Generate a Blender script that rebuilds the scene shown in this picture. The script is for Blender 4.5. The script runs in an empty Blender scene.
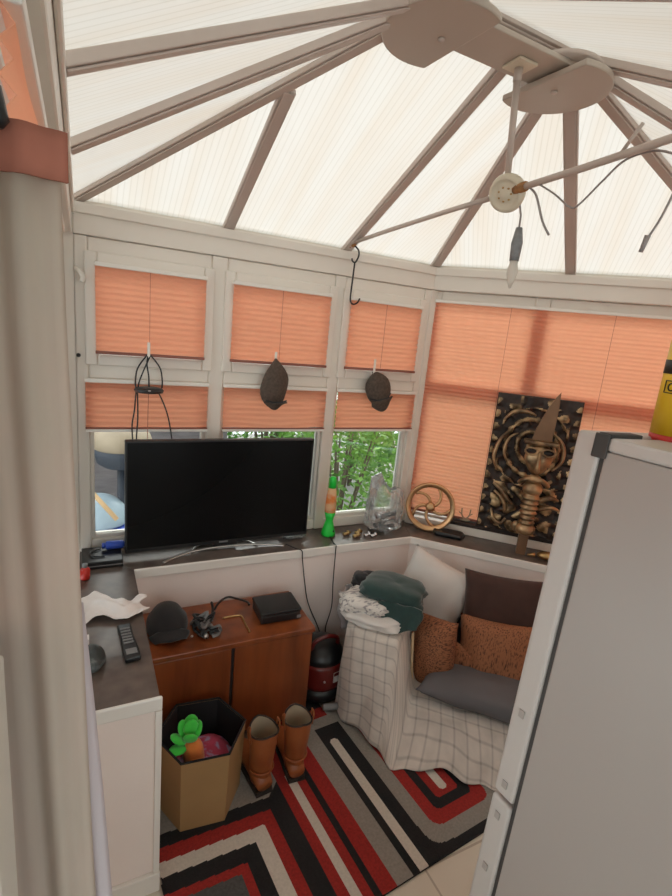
import bpy, bmesh, math, random
from mathutils import Vector, Matrix, noise
random.seed(7)
C = bpy.context.scene.collection
PI = math.pi
Q = math.sqrt(.5)

# ------------------------------------------------------------------ materials
def nd(nt, t, **k):
    n = nt.nodes.new(t)
    for a, v in k.items():
        setattr(n, a, v)
    return n

def mat(name, col, rough=.5, metal=0, var=0.0, scale=8, bump=0.0, bscale=60, stretch=(1, 1, 1), trans=0.0,
        coat=0, col2=None, spec=.5, sheen=0, uv=False, alpha=1.0, lo=.3, hi=.7, tcol=None):
    m = bpy.data.materials.new(name)
    m.use_nodes = True
    nt = m.node_tree
    nt.nodes.clear()
    out = nd(nt, 'ShaderNodeOutputMaterial')
    b = nd(nt, 'ShaderNodeBsdfPrincipled')
    L = nt.links.new
    b.inputs['Roughness'].default_value = rough
    b.inputs['Metallic'].default_value = metal
    b.inputs['Coat Weight'].default_value = coat
    b.inputs['Specular IOR Level'].default_value = spec
    b.inputs['Sheen Weight'].default_value = sheen
    b.inputs['Alpha'].default_value = alpha
    c4 = (*col, 1)
    b.inputs['Base Color'].default_value = c4
    tc = nd(nt, 'ShaderNodeTexCoord')
    mp = nd(nt, 'ShaderNodeMapping')
    mp.inputs['Scale'].default_value = stretch
    L(tc.outputs['UV' if uv else 'Object'], mp.inputs['Vector'])
    colout = None
    if var > 0 or col2:
        nz = nd(nt, 'ShaderNodeTexNoise')
        nz.inputs['Scale'].default_value = scale
        nz.inputs['Detail'].default_value = 6
        L(mp.outputs[0], nz.inputs['Vector'])
        rp = nd(nt, 'ShaderNodeValToRGB')
        rp.color_ramp.elements[0].position = lo
        rp.color_ramp.elements[1].position = hi
        if col2:
            rp.color_ramp.elements[0].color = c4
            rp.color_ramp.elements[1].color = (*col2, 1)
        else:
            rp.color_ramp.elements[0].color = (*[max(0, x*(1-var)) for x in col], 1)
            rp.color_ramp.elements[1].color = (*[min(1, x*(1+var)) for x in col], 1)
        L(nz.outputs['Fac'], rp.inputs['Fac'])
        colout = rp.outputs['Color']
        L(colout, b.inputs['Base Color'])
    if bump > 0:
        n2 = nd(nt, 'ShaderNodeTexNoise')
        n2.inputs['Scale'].default_value = bscale
        n2.inputs['Detail'].default_value = 4
        L(mp.outputs[0], n2.inputs['Vector'])
        bp = nd(nt, 'ShaderNodeBump')
        bp.inputs['Strength'].default_value = bump
        bp.inputs['Distance'].default_value = .004
        L(n2.outputs['Fac'], bp.inputs['Height'])
        L(bp.outputs[0], b.inputs['Normal'])
    if trans > 0:
        t = nd(nt, 'ShaderNodeBsdfTranslucent')
        t.inputs['Color'].default_value = (*(tcol or col), 1)
        if colout and not tcol:
            L(colout, t.inputs['Color'])
        mx = nd(nt, 'ShaderNodeMixShader')
        mx.inputs[0].default_value = trans
        L(b.outputs[0], mx.inputs[1])
        L(t.outputs[0], mx.inputs[2])
        L(mx.outputs[0], out.inputs['Surface'])
    else:
        L(b.outputs[0], out.inputs['Surface'])
    m['p'] = 1
    return m

def glass_mat(name, tint=(1, 1, 1), gloss=.08, rough=.02, white=0.0, wcol=(.9, .92, .93)):
    m = bpy.data.materials.new(name)
    m.use_nodes = True
    nt = m.node_tree
    nt.nodes.clear()
    L = nt.links.new
    out = nd(nt, 'ShaderNodeOutputMaterial')
    tr = nd(nt, 'ShaderNodeBsdfTransparent')
    tr.inputs['Color'].default_value = (*tint, 1)
    gl = nd(nt, 'ShaderNodeBsdfGlossy')
    gl.inputs['Roughness'].default_value = rough
    fr = nd(nt, 'ShaderNodeFresnel')
    fr.inputs['IOR'].default_value = 1.45
    ad = nd(nt, 'ShaderNodeMath', operation='MULTIPLY')
    ad.inputs[1].default_value = gloss/.08
    L(fr.outputs[0], ad.inputs[0])
    mx = nd(nt, 'ShaderNodeMixShader')
    L(ad.outputs[0], mx.inputs[0])
    L(tr.outputs[0], mx.inputs[1])
    L(gl.outputs[0], mx.inputs[2])
    last = mx
    if white > 0:
        df = nd(nt, 'ShaderNodeBsdfDiffuse')
        df.inputs['Color'].default_value = (*wcol, 1)
        tl = nd(nt, 'ShaderNodeBsdfTranslucent')
        tl.inputs['Color'].default_value = (*wcol, 1)
        m1 = nd(nt, 'ShaderNodeMixShader')
        L(df.outputs[0], m1.inputs[1])
        L(tl.outputs[0], m1.inputs[2])
        m2 = nd(nt, 'ShaderNodeMixShader')
        tc = nd(nt, 'ShaderNodeTexCoord')
        nz = nd(nt, 'ShaderNodeTexNoise')
        nz.inputs['Scale'].default_value = 30
        L(tc.outputs['Object'], nz.inputs['Vector'])
        ma = nd(nt, 'ShaderNodeMath', operation='MULTIPLY')
        ma.inputs[1].default_value = white*2
        L(nz.outputs['Fac'], ma.inputs[0])
        L(ma.outputs[0], m2.inputs[0])
        L(mx.outputs[0], m2.inputs[1])
        L(m1.outputs[0], m2.inputs[2])
        last = m2
    L(last.outputs[0], out.inputs['Surface'])
    return m

def roof_mat():
    """twin-wall polycarbonate: fine ribs running down the slope, faint brown streaks of dirt"""
    m = bpy.data.materials.new('polycarbonate')
    m.use_nodes = True
    nt = m.node_tree
    nt.nodes.clear()
    L = nt.links.new
    out = nd(nt, 'ShaderNodeOutputMaterial')
    tc = nd(nt, 'ShaderNodeTexCoord')
    sp = nd(nt, 'ShaderNodeSeparateXYZ')
    L(tc.outputs['UV'], sp.inputs[0])
    mu = nd(nt, 'ShaderNodeMath', operation='MULTIPLY')
    mu.inputs[1].default_value = 2*PI/.021
    L(sp.outputs['X'], mu.inputs[0])
    si = nd(nt, 'ShaderNodeMath', operation='SINE')
    L(mu.outputs[0], si.inputs[0])
    rp = nd(nt, 'ShaderNodeValToRGB')
    rp.color_ramp.elements[0].position = .72
    rp.color_ramp.elements[0].color = (1, 1, 1, 1)
    rp.color_ramp.elements[1].position = 1.0
    rp.color_ramp.elements[1].color = (.86, .85, .83, 1)
    L(si.outputs[0], rp.inputs[0])
    mp = nd(nt, 'ShaderNodeMapping')
    mp.inputs['Scale'].default_value = (14, .9, 1)
    L(tc.outputs['UV'], mp.inputs[0])
    nz = nd(nt, 'ShaderNodeTexNoise')
    nz.inputs['Scale'].default_value = 1.0
    nz.inputs['Detail'].default_value = 5
    L(mp.outputs[0], nz.inputs['Vector'])
    r2 = nd(nt, 'ShaderNodeValToRGB')
    r2.color_ramp.elements[0].position = .42
    r2.color_ramp.elements[0].color = (.97, .98, .97, 1)
    r2.color_ramp.elements[1].position = .72
    r2.color_ramp.elements[1].color = (.95, .92, .87, 1)
    L(nz.outputs['Fac'], r2.inputs[0])
    mx = nd(nt, 'ShaderNodeMix', data_type='RGBA', blend_type='MULTIPLY')
    mx.inputs[0].default_value = 1
    L(rp.outputs[0], mx.inputs[6])
    L(r2.outputs[0], mx.inputs[7])
    m0 = nd(nt, 'ShaderNodeMix', data_type='RGBA', blend_type='MULTIPLY')
    m0.inputs[0].default_value = 1
    m0.inputs[7].default_value = (.675, .665, .65, 1)
    L(mx.outputs[2], m0.inputs[6])
    mx = m0
    tl = nd(nt, 'ShaderNodeBsdfTranslucent')
    L(mx.outputs[2], tl.inputs['Color'])
    tr = nd(nt, 'ShaderNodeBsdfTransparent')
    L(mx.outputs[2], tr.inputs['Color'])
    df = nd(nt, 'ShaderNodeBsdfDiffuse')
    df.inputs['Color'].default_value = (.92, .91, .88, 1)
    m1 = nd(nt, 'ShaderNodeMixShader')
    m1.inputs[0].default_value = .22
    L(tl.outputs[0], m1.inputs[1])
    L(tr.outputs[0], m1.inputs[2])
    m2 = nd(nt, 'ShaderNodeMixShader')
    m2.inputs[0].default_value = .22
    L(m1.outputs[0], m2.inputs[1])
    L(df.outputs[0], m2.inputs[2])
    L(m2.outputs[0], out.inputs['Surface'])
    return m

def check_mat():
    """pale woven throw with a thin dark grid and darker crossings"""
    m = mat('checked_throw', (.58, .515, .455), .9, var=.12, scale=14, uv=True, bump=.3, bscale=300, sheen=.3)
    nt = m.node_tree
    L = nt.links.new
    b = [n for n in nt.nodes if n.type == 'BSDF_PRINCIPLED'][0]
    tc = [n for n in nt.nodes if n.type == 'TEX_COORD'][0]
    rp = [n for n in nt.nodes if n.type == 'VALTORGB'][0]
    sp = nd(nt, 'ShaderNodeSeparateXYZ')
    L(tc.outputs['UV'], sp.inputs[0])
    ls = []
    for ax in 'XY':
        a = nd(nt, 'ShaderNodeMath', operation='PINGPONG')
        a.inputs[1].default_value = .026
        L(sp.outputs[ax], a.inputs[0])
        s = nd(nt, 'ShaderNodeMapRange')
        s.inputs['From Min'].default_value = .0015
        s.inputs['From Max'].default_value = .006
        s.inputs['To Min'].default_value = 1
        s.inputs['To Max'].default_value = 0
        L(a.outputs[0], s.inputs['Value'])
        ls.append(s)
    ad = nd(nt, 'ShaderNodeMath', operation='ADD')
    L(ls[0].outputs[0], ad.inputs[0])
    L(ls[1].outputs[0], ad.inputs[1])
    ml = nd(nt, 'ShaderNodeMath', operation='MULTIPLY')
    ml.inputs[1].default_value = .26
    L(ad.outputs[0], ml.inputs[0])
    mx = nd(nt, 'ShaderNodeMix', data_type='RGBA')
    L(ml.outputs[0], mx.inputs[0])
    L(rp.outputs[0], mx.inputs[6])
    mx.inputs[7].default_value = (.05, .045, .05, 1)
    L(mx.outputs[2], b.inputs['Base Color'])
    return m

def tile_mat():
    m = mat('floor_tile', (.62, .56, .46), .35, var=.06, scale=5)
    nt = m.node_tree
    L = nt.links.new
    b = [n for n in nt.nodes if n.type == 'BSDF_PRINCIPLED'][0]
    tc = [n for n in nt.nodes if n.type == 'TEX_COORD'][0]
    br = nd(nt, 'ShaderNodeTexBrick')
    br.offset = 0
    br.inputs['Scale'].default_value = 1
    br.inputs['Brick Width'].default_value = .3
    br.inputs['Row Height'].default_value = .3
    br.inputs['Mortar Size'].default_value = .004
    br.inputs['Color1'].default_value = (.66, .60, .50, 1)
    br.inputs['Color2'].default_value = (.62, .57, .47, 1)
    br.inputs['Mortar'].default_value = (.42, .37, .30, 1)
    L(tc.outputs['Object'], br.inputs['Vector'])
    L(br.outputs[0], b.inputs['Base Color'])
    return m

M = dict(
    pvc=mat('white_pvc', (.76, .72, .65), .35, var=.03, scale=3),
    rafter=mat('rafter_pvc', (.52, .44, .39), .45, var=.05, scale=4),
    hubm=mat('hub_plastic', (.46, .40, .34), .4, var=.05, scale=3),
    plaster=mat('white_wall_paint', (.87, .78, .73), .75, var=.03, scale=3, bump=.1, bscale=150),
    trimw=mat('white_trim', (.82, .80, .75), .4),
    ledge=mat('dark_wood', (.085, .065, .055), .38, col2=(.16, .125, .105), scale=3.0, stretch=(6, 6, 6), coat=.1),
    blind=mat('terracotta_blind', (.87, .55, .42), .85, var=.03, scale=3, trans=.70, tcol=(1.0, .69, .53)),
    blindhead=mat('curtain_header', (.42, .15, .10), .9, var=.08, scale=30, trans=.1),
    rail=mat('blind_rail', (.82, .79, .73), .4),
    brownrail=mat('brown_rail', (.25, .09, .06), .5),
    cord=mat('blind_cord', (.45, .20, .14), .8),
    glass=glass_mat('window_glass', (.94, .97, .96)),
    roof=roof_mat(),
    tile=tile_mat(),
    black=mat('black_plastic', (.012, .012, .013), .35),
    screen=mat('dark_screen', (.004, .004, .0045), .25, spec=.15),
    blackcloth=mat('black_cloth', (.018, .018, .02), .9, bump=.3, bscale=200, sheen=.2),
    silver=mat('silver', (.62, .60, .58), .3, 1),
    chrome=mat('chrome', (.75, .75, .75), .15, 1),
    brass=mat('old_brass', (.55, .36, .16), .35, 1, var=.3, scale=20),
    bronze=mat('bronze', (.62, .38, .20), .36, 1, var=.25, scale=12, bump=.15, bscale=80),
    carve=mat('gilded_carving', (.10, .065, .035), .32, .6, col2=(.62, .44, .24), scale=18, bump=.3, bscale=90, lo=.38, hi=.62),
    carvedark=mat('dark_carving', (.030, .020, .016), .5, .2, var=.3, scale=14),
    totem=mat('carved_bronze', (.12, .075, .045), .32, .7, col2=(.62, .42, .23), scale=14, lo=.35, hi=.7),
    blade=mat('brown_blade', (.24, .145, .085), .35, .5, var=.15, scale=12),
    woodcab=mat('mahogany_veneer', (.14, .033, .009), .35, col2=(.32, .085, .022), scale=2.0, stretch=(7, 7, .9), coat=.25, lo=.3, hi=.75),
    dark=mat('dark_gap', (.02, .012, .01), .7),
    card=mat('brown_card', (.36, .215, .09), .6, var=.08, scale=6, coat=.05),
    lining=mat('black_lining', (.008, .008, .01), .9),
    carrot=mat('orange_plush', (.75, .22, .045), .95, var=.1, scale=40, sheen=.4),
    leafplush=mat('green_plush', (.05, .60, .06), .95, var=.1, scale=40, sheen=.4),
    pink=mat('pink_print', (.42, .05, .10), .9, col2=(.36, .26, .42), scale=22, lo=.5, hi=.58),
    boot=mat('tan_leather', (.25, .068, .020), .42, col2=(.38, .118, .036), scale=9, bump=.2, bscale=60),
    bootin=mat('boot_lining', (.42, .34, .24), .9),
    sole=mat('boot_sole', (.03, .02, .015), .7),
    throw=check_mat(),
    sofa=mat('sofa_fabric', (.10, .08, .075), .9, var=.1, scale=30),
    whitecush=mat('offwhite_cotton', (.66, .62, .58), .9, var=.05, scale=5, bump=.3, bscale=12, sheen=.2),
    brown=mat('dark_brown_velvet', (.050, .020, .014), .85, var=.15, scale=20, sheen=.15),
    stripe=mat('rust_chenille', (.32, .125, .055), .9, col2=(.075, .028, .016), scale=10, stretch=(4, 18, 18), lo=.46, hi=.64, bump=.6, bscale=20),
    stripe2=mat('rust_chenille_up', (.32, .125, .055), .9, col2=(.075, .028, .016), scale=10, stretch=(18, 18, 4), lo=.5, hi=.68, bump=.6, bscale=20),
    cream=mat('cream_piping', (.60, .46, .28), .9),
    grey=mat('charcoal_cotton', (.115, .11, .115), .9, var=.08, scale=6, bump=.3, bscale=12),
    green=mat('bottle_green_fleece', (.018, .045, .040), .95, var=.12, scale=30, bump=.2, bscale=120, sheen=.3),
    shirt=mat('striped_shirt', (.66, .62, .57), .9, col2=(.30, .28, .28), scale=10, stretch=(2, 9, 9), lo=.52, hi=.60),
    greycloth=mat('grey_cloth', (.30, .28, .28), .9, var=.1, scale=12),
    capgrey=mat('brown_tweed', (.085, .062, .048), .95, var=.3, scale=90, bump=.3, bscale=250),
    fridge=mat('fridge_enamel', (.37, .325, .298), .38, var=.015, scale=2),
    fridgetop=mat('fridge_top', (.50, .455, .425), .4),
    gasket=mat('fridge_gasket', (.05, .045, .042), .7),
    yellow=mat('yellow_plastic', (.78, .50, .02), .35),
    red=mat('red_plastic', (.55, .03, .02), .35),
    redvac=mat('dark_red_plastic', (.13, .010, .008), .3, coat=.3),
    greyplastic=mat('grey_plastic', (.22, .22, .22), .5),
    lavagreen=mat('green_enamel', (.02, .62, .06), .3),
    lavaliquid=mat('orange_liquid', (.95, .38, .12), .15, trans=.5, col2=(.95, .72, .45), scale=14, lo=.45, hi=.55),
    bag=glass_mat('clear_polythene', (.985, .99, .99), .30, .10, .19),
    bulb=mat('frosted_bulb', (.80, .78, .72), .25, trans=.4),
    tape=mat('grey_tape', (.20, .205, .21), .5, var=.3, scale=40),
    rose=mat('ivory_plastic', (.66, .60, .47), .4),
    rusty=mat('rusty_orange', (.36, .17, .06), .6, var=.3, scale=60),
    wire=mat('grey_wire', (.30, .27, .26), .5),
    curtain=mat('pale_curtain', (.76, .63, .55), .9, col2=(.66, .59, .50), scale=5, stretch=(3, 3, 1), trans=.5),
    sheer=mat('pale_sheer', (.72, .66, .68), .9, trans=.45),
    darkpaint=mat('grey_brown_paint', (.16, .14, .13), .6),
    tissue=mat('white_tissue', (.90, .86, .84), .9, var=.04, scale=10),
    blue=mat('blue_plastic', (.03, .08, .45), .4),
    leaf=mat('bush_leaf', (.045, .16, .02), .6, col2=(.22, .42, .07), scale=7, trans=.35, lo=.35, hi=.65),
    bark=mat('bark', (.10, .075, .05), .9),
    ground=mat('paving', (.22, .21, .20), .9, var=.2, scale=5),
    fence=mat('grey_fence', (.14, .125, .13), .9, var=.25, scale=8, stretch=(1, 1, 6)),
    barrel=mat('beige_pot', (.34, .27, .19), .6, var=.15, scale=8),
    rubber=mat('dark_rubber', (.03, .04, .06), .6),
    pool=mat('pale_blue_plastic', (.34, .44, .52), .4, var=.08, scale=8),
    stick=mat('pine_handle', (.72, .48, .26), .6),
    brick=mat('house_render', (.60, .56, .50), .9, var=.05, scale=4),
    rugred=mat('rug_red', (.30, .018, .013), .95, var=.2, scale=120, bump=.6, bscale=400),
    rugblack=mat('rug_black', (.010, .0095, .010), .95, var=.3, scale=120, bump=.6, bscale=400),
    ruggrey=mat('rug_grey', (.27, .245, .215), .95, var=.12, scale=120, bump=.6, bscale=400),
    rugwhite=mat('rug_cream', (.58, .53, .46), .95, var=.08, scale=120, bump=.6, bscale=400),
    rugdark=mat('rug_charcoal', (.075, .075, .072), .95, var=.2, scale=120, bump=.6, bscale=400),
    label=mat('paper_label', (.62, .58, .56), .6),
    blackink=mat('black_ink', (.015, .012, .01), .5),
    greenish=mat('mottled_pouch', (.035, .045, .045), .5, col2=(.20, .23, .23), scale=40, lo=.5, hi=.75),
)

# ------------------------------------------------------------------ mesh helpers
def frame(origin, ang):
    """local x along a wall, local y towards the room, z up"""
    return Matrix.Translation(origin) @ Matrix.Rotation(ang, 4, 'Z')

class MB:
    def __init__(s, fr=None):
        s.v = []; s.f = []; s.uvs = []; s.mi = []; s.fr = fr; s.smooth = []; s.seams = False
    def _p(s, p):
        p = Vector(p)
        return s.fr @ p if s.fr else p
    def add(s, vs, fs, uv=None, mi=0, sm=False):
        o = len(s.v)
        s.v += [s._p(p) for p in vs]
        s.uvs += list(uv) if uv else [(0, 0)]*len(vs)
        for f in fs:
            s.f.append([o+i for i in f]); s.mi.append(mi); s.smooth.append(sm)
        return s
    def box(s, x0, x1, y0, y1, z0, z1, mi=0):
        v = [(x, y, z) for z in (z0, z1) for y in (y0, y1) for x in (x0, x1)]
        return s.add(v, [(0, 2, 3, 1), (4, 5, 7, 6), (0, 1, 5, 4), (2, 6, 7, 3), (0, 4, 6, 2), (1, 3, 7, 5)], mi=mi)
    def prism(s, poly, z0, z1, mi=0):
        n = len(poly)
        v = [(x, y, z0) for x, y in poly]+[(x, y, z1) for x, y in poly]
        f = [tuple(range(n-1, -1, -1)), tuple(range(n, 2*n))]
        f += [(i, (i+1) % n, n+(i+1) % n, n+i) for i in range(n)]
        return s.add(v, f, mi=mi)
    def tube(s, pts, r, n=8, closed=False, flat=1.0):
        pts = [Vector(p) for p in pts]
        k = len(pts)
        rs = r if isinstance(r, (list, tuple)) else [r]*k
        vs = []
        up = None
        for i, p in enumerate(pts):
            a = pts[(i-1) % k] if (i > 0 or closed) else p
            b = pts[(i+1) % k] if (i < k-1 or closed) else p
            t = (b-a).normalized()
            if up is None:
                up = Vector((0, 0, 1)) if abs(t.z) < .9 else Vector((1, 0, 0))
            x = t.cross(up).normalized()
            up = x.cross(t).normalized()
            for j in range(n):
                a_ = 2*PI*j/n
                vs.append(p+x*math.cos(a_)*rs[i]+up*math.sin(a_)*rs[i]*flat)
        fs = []
        for i in range(k if closed else k-1):
            for j in range(n):
                i2 = (i+1) % k
                fs.append((i*n+j, i*n+(j+1) % n, i2*n+(j+1) % n, i2*n+j))
        if not closed:
            fs.append(tuple(range(n-1, -1, -1)))
            fs.append(tuple(range((k-1)*n, k*n)))
        return s.add(vs, fs, sm=True)
    def lathe(s, prof, c=(0, 0, 0), n=24, mtx=None, sx=1, sy=1, caps=True):
        vs = []
        for r, z in prof:
            for j in range(n):
                a = 2*PI*j/n
                p = Vector((r*math.cos(a)*sx, r*math.sin(a)*sy, z))
                if mtx: p = mtx @ p
                vs.append(p+Vector(c))
        k = len(prof)
        fs = [(i*n+j, i*n+(j+1) % n, (i+1)*n+(j+1) % n, (i+1)*n+j) for i in range(k-1) for j in range(n)]
        if caps:
            fs.append(tuple(range(n-1, -1, -1)))
            fs.append(tuple(range((k-1)*n, k*n)))
        else: s.seams = True
        return s.add(vs, fs, sm=True)
    def ell(s, c, r, n=20, mtx=None, fn=None):
        s.seams = True
        prof = []
        vs = []
        k = n//2
        for i in range(k+1):
            th = PI*i/k
            for j in range(n):
                a = 2*PI*j/n
                p = Vector((r[0]*math.sin(th)*math.cos(a), r[1]*math.sin(th)*math.sin(a), -r[2]*math.cos(th)))
                if fn: p = fn(p)
                if mtx: p = mtx @ p
                vs.append(p+Vector(c))
        fs = [(i*n+j, i*n+(j+1) % n, (i+1)*n+(j+1) % n, (i+1)*n+j) for i in range(k) for j in range(n)]
        return s.add(vs, fs, sm=True)
    def grid(s, fn, nu, nv, u0=0, u1=1, v0=0, v1=1, sm=True, mi=None, uvs=1):
        vs = []; uv = []; s.seams = True
        for i in range(nu+1):
            for j in range(nv+1):
                u = u0+(u1-u0)*i/nu; v = v0+(v1-v0)*j/nv
                vs.append(fn(u, v)); uv.append((u*uvs, v*uvs))
        for i in range(nu):
            pass
        fs = [(i*(nv+1)+j, (i+1)*(nv+1)+j, (i+1)*(nv+1)+j+1, i*(nv+1)+j+1) for i in range(nu) for j in range(nv)]
        return s.add(vs, fs, uv=uv, sm=sm)
    def build(s, name, m, parent=None, bevel=0, solid=0, subsurf=0, weld=True, seg=2, recalc=True, wave=None):
        me = bpy.data.meshes.new(name)
        inv = parent.matrix_basis.inverted() if parent is not None else Matrix()
        off = inv
        if parent is not None and parent.parent is not None:
            off = parent.matrix_basis.inverted() @ parent.parent.matrix_basis.inverted()
        loc = Vector((0, 0, 0))
        pts = [off @ p for p in s.v]
        if parent is None:   # put the origin at the base of the thing
            xs = [p.x for p in pts]; ys = [p.y for p in pts]; zs = [p.z for p in pts]
            loc = Vector(((min(xs)+max(xs))/2, (min(ys)+max(ys))/2, min(zs)))
            pts = [p-loc for p in pts]
        me.from_pydata([tuple(p) for p in pts], [], s.f)
        ul = me.uv_layers.new(name='UVMap')
        for lp in me.loops:
            ul.data[lp.index].uv = s.uvs[lp.vertex_index]
        ms = m if isinstance(m, list) else [m]
        for x in ms: me.materials.append(x)
        for p, i, q in zip(me.polygons, s.mi, s.smooth):
            p.material_index = i; p.use_smooth = q
        bm = bmesh.new(); bm.from_mesh(me)
        if weld and s.seams: bmesh.ops.remove_doubles(bm, verts=bm.verts, dist=1e-5)
        if recalc: bmesh.ops.recalc_face_normals(bm, faces=bm.faces)
        bm.to_mesh(me); bm.free()
        o = bpy.data.objects.new(name, me)
        C.objects.link(o)
        o.location = loc
        if parent is not None: o.parent = parent
        if solid:
            md = o.modifiers.new('Solidify', 'SOLIDIFY'); md.thickness = solid; md.offset = 0
        if bevel:
            md = o.modifiers.new('Bevel', 'BEVEL'); md.width = bevel; md.segments = seg; md.limit_method = 'ANGLE'
            md.angle_limit = math.radians(40)
        if subsurf:
            md = o.modifiers.new('Subsurf', 'SUBSURF'); md.levels = subsurf; md.render_levels = subsurf
            for p in me.polygons: p.use_smooth = True
        return o

def tag(o, label, cat, group=None):
    o['label'] = label; o['category'] = cat
    if group: o['group'] = group
    return o
def thing(name, label, cat, loc, rotz=0, group=None):
    o = bpy.data.objects.new(name, None)
    C.objects.link(o)
    o.empty_display_size = .05
    o.matrix_basis = Matrix.Translation(loc) @ Matrix.Rotation(rotz, 4, 'Z')
    return tag(o, label, cat, group)
def struct_root(name, loc=(0, 0, 0)):
    o = bpy.data.objects.new(name, None); C.objects.link(o); o.location = loc
    o.matrix_basis = Matrix.Translation(loc)
    o['kind'] = 'structure'
    return o
def struct(o):
    o['kind'] = 'structure'
    return o

# ------------------------------------------------------------------ plan of the room
EZ = 2.10                      # eaves height
A = (-.02, 0); B = (1.67, 0); Cp = (2.69, -1.02); D = (1.67, -2.04); E_ = (-.02, -2.04)
RZ = 2.576; HL = Vector((.85, -1.02, RZ)); HR = Vector((1.31, -1.02, RZ))
LT = .690; LB = .655           # ledge top and underside
WF = frame((0, 0, 0), 0)                               # window wall: room side is -y here
def FP(u, off, z): return Vector((1.67+u*Q-off*Q, -u*Q-off*Q, z))
FF = Matrix(((Q, -Q, 0, 1.67), (-Q, -Q, 0, 0), (0, 0, 1, 0), (0, 0, 0, 1)))   # angled wall: x=u, y=into room
FF2 = Matrix(((-Q, -Q, 0, 2.69), (-Q, Q, 0, -1.02), (0, 0, 1, 0), (0, 0, 0, 1)))
WW = Matrix(((1, 0, 0, 0), (0, -1, 0, 0), (0, 0, 1, 0), (0, 0, 0, 1)))        # window wall: y=into room
LW = Matrix(((0, 1, 0, -.058), (-1, 0, 0, 0), (0, 0, 1, 0), (0, 0, 0, 1)))     # left wall: x=towards camera, y=into room

# floor, dwarf walls -------------------------------------------------
struct(MB().prism([(-1.0, -3.3), (3.0, -3.3), (3.0, -2.04), (2.83, -1.02), (1.72, .1), (-.12, .1), (-1.0, -2.04)], -.06, 0).build('floor', M['tile']))
i1 = (.18, -.244); i2 = (1.569, -.244); i3 = (2.345, -1.02); i4 = (1.569, -1.796)
struct(MB().prism([(-.02, 0), (1.67, 0), i2, i1], 0, LB).build('wall_window', M['plaster']))
struct(MB().prism([(1.67, 0), Cp, i3, i2], 0, LB).build('wall_angled', M['plaster']))
struct(MB().prism([Cp, D, i4, i3], 0, LB).build('wall_right', M['plaster']))
wl = MB().prism([(-.02, 0), i1, (.18, -1.02), (-.02, -1.02)], 0, LB)
struct(wl.build('wall_left', M['plaster']))
struct(MB().box(-.10, -.021, -2.03, -1.021, 0, .69).build('wall_left_return', M['plaster']))
# panel bead on the end of the left boxed wall and its skirting
struct(MB().box(-.02, .188, -1.034, -1.0205, 0, .07).build('baseboard_left', M['trimw'], bevel=.003))
struct(MB().box(.168, .186, -1.030, -1.0205, .071, .648).build('trim_1', M['trimw'], bevel=.002))

# ledges: dark wood top with white nosing
def ledge(poly, edge, label, edge2=None):
    cx = sum(p[0] for p in poly)/len(poly); cy = sum(p[1] for p in poly)/len(poly)
    t = thing('window_ledge', label, 'ledge', (cx, cy, LB))
    MB().prism(poly, LB+.001, LT).build('ledge_top', M['ledge'], t, bevel=.002)
    for a, b in ([edge]+([edge2] if edge2 else [])):
        a = Vector((*a, 0)); b = Vector((*b, 0)); d = (b-a).normalized(); n = Vector((d.y, -d.x, 0))
        fr = Matrix(((d.x, n.x, 0, a.x), (d.y, n.y, 0, a.y), (0, 0, 1, 0), (0, 0, 0, 1)))
        MB(fr).box(0, (b-a).length, .0005, .012, LB-.004, LT+.003).build('edge_strip', M['trimw'], t, bevel=.004)
    return t
ledge([(-.02, 0), (1.67, 0), i2, i1], (i1, i2), 'long dark wood ledge with white edge below the three small windows')
ledge([(1.67, 0), Cp, i3, i2], (i2, i3), 'dark wood ledge with white edge behind the sofa, under the big blind')
ledge([Cp, D, i4, i3], (i3, i4), 'ledge running on behind the white fridge')
lt = ledge([(-.02, 0), i1, (.18, -1.02), (-.02, -1.02)], ((-.02, -1.02), (.186, -1.02)), 'dark wood ledge top on the left boxed wall, holding remote and tissue')
for c in lt.children:
    if c.name.startswith('edge_strip'): c['label'] = 'thick white rounded nosing at the end'

# ------------------------------------------------------------------ windows
def rect_frame(mb, x0, x1, z0, z1, w, y0, y1, wb=None):
    wb = wb or w
    mb.box(x0, x0+w, y0, y1, z0, z1); mb.box(x1-w, x1, y0, y1, z0, z1)
    mb.box(x0+w, x1-w, y0, y1, z1-w, z1); mb.box(x0+w, x1-w, y0, y1, z0, z0+wb)
ft = struct_root('trim_2', (.8, 0, LT))
mb = MB(WW)
for x0, x1 in ((-.018, .028), (.503, .570), (1.088, 1.146), (1.612, 1.665)):
    mb.box(x0, x1, -.05, .030, LT+.001, 1.985)
for x0, x1 in ((.028, .503), (.570, 1.088), (1.146, 1.612)):
    mb.box(x0, x1, -.05, .026, LT+.001, .745); mb.box(x0, x1, -.05, .030, 1.445, 1.505); mb.box(x0, x1, -.05, .026, 1.925, 1.985)
mb.build('window_frame', M['pvc'], ft, bevel=.006)
bays = [(.028, .503), (.570, 1.088), (1.146, 1.612)]
for k, (x0, x1) in enumerate(bays):
    w = struct_root('window_%d' % (k+1), ((x0+x1)/2, 0, .745))
    s = MB(WW)
    rect_frame(s, x0-.012, x1+.012, 1.500, 1.932, .045, -.03, .044)
    sh = s.build('sash', M['pvc'], w, bevel=.006)
    g = MB(WW); rect_frame(g, x0+.0, x1-.0, .745, 1.445, .016, -.03, .012)
    g.build('glazing_bead', M['pvc'], w, bevel=.003)
    MB(WW).box(x0+.03, x1-.03, -.014, -.008, 1.542, 1.89).build('upper_pane', M['glass'], sh)
    MB(WW).box(x0+.016, x1-.016, -.014, -.008, .761, 1.43).build('lower_pane', M['glass'], w)
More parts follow.
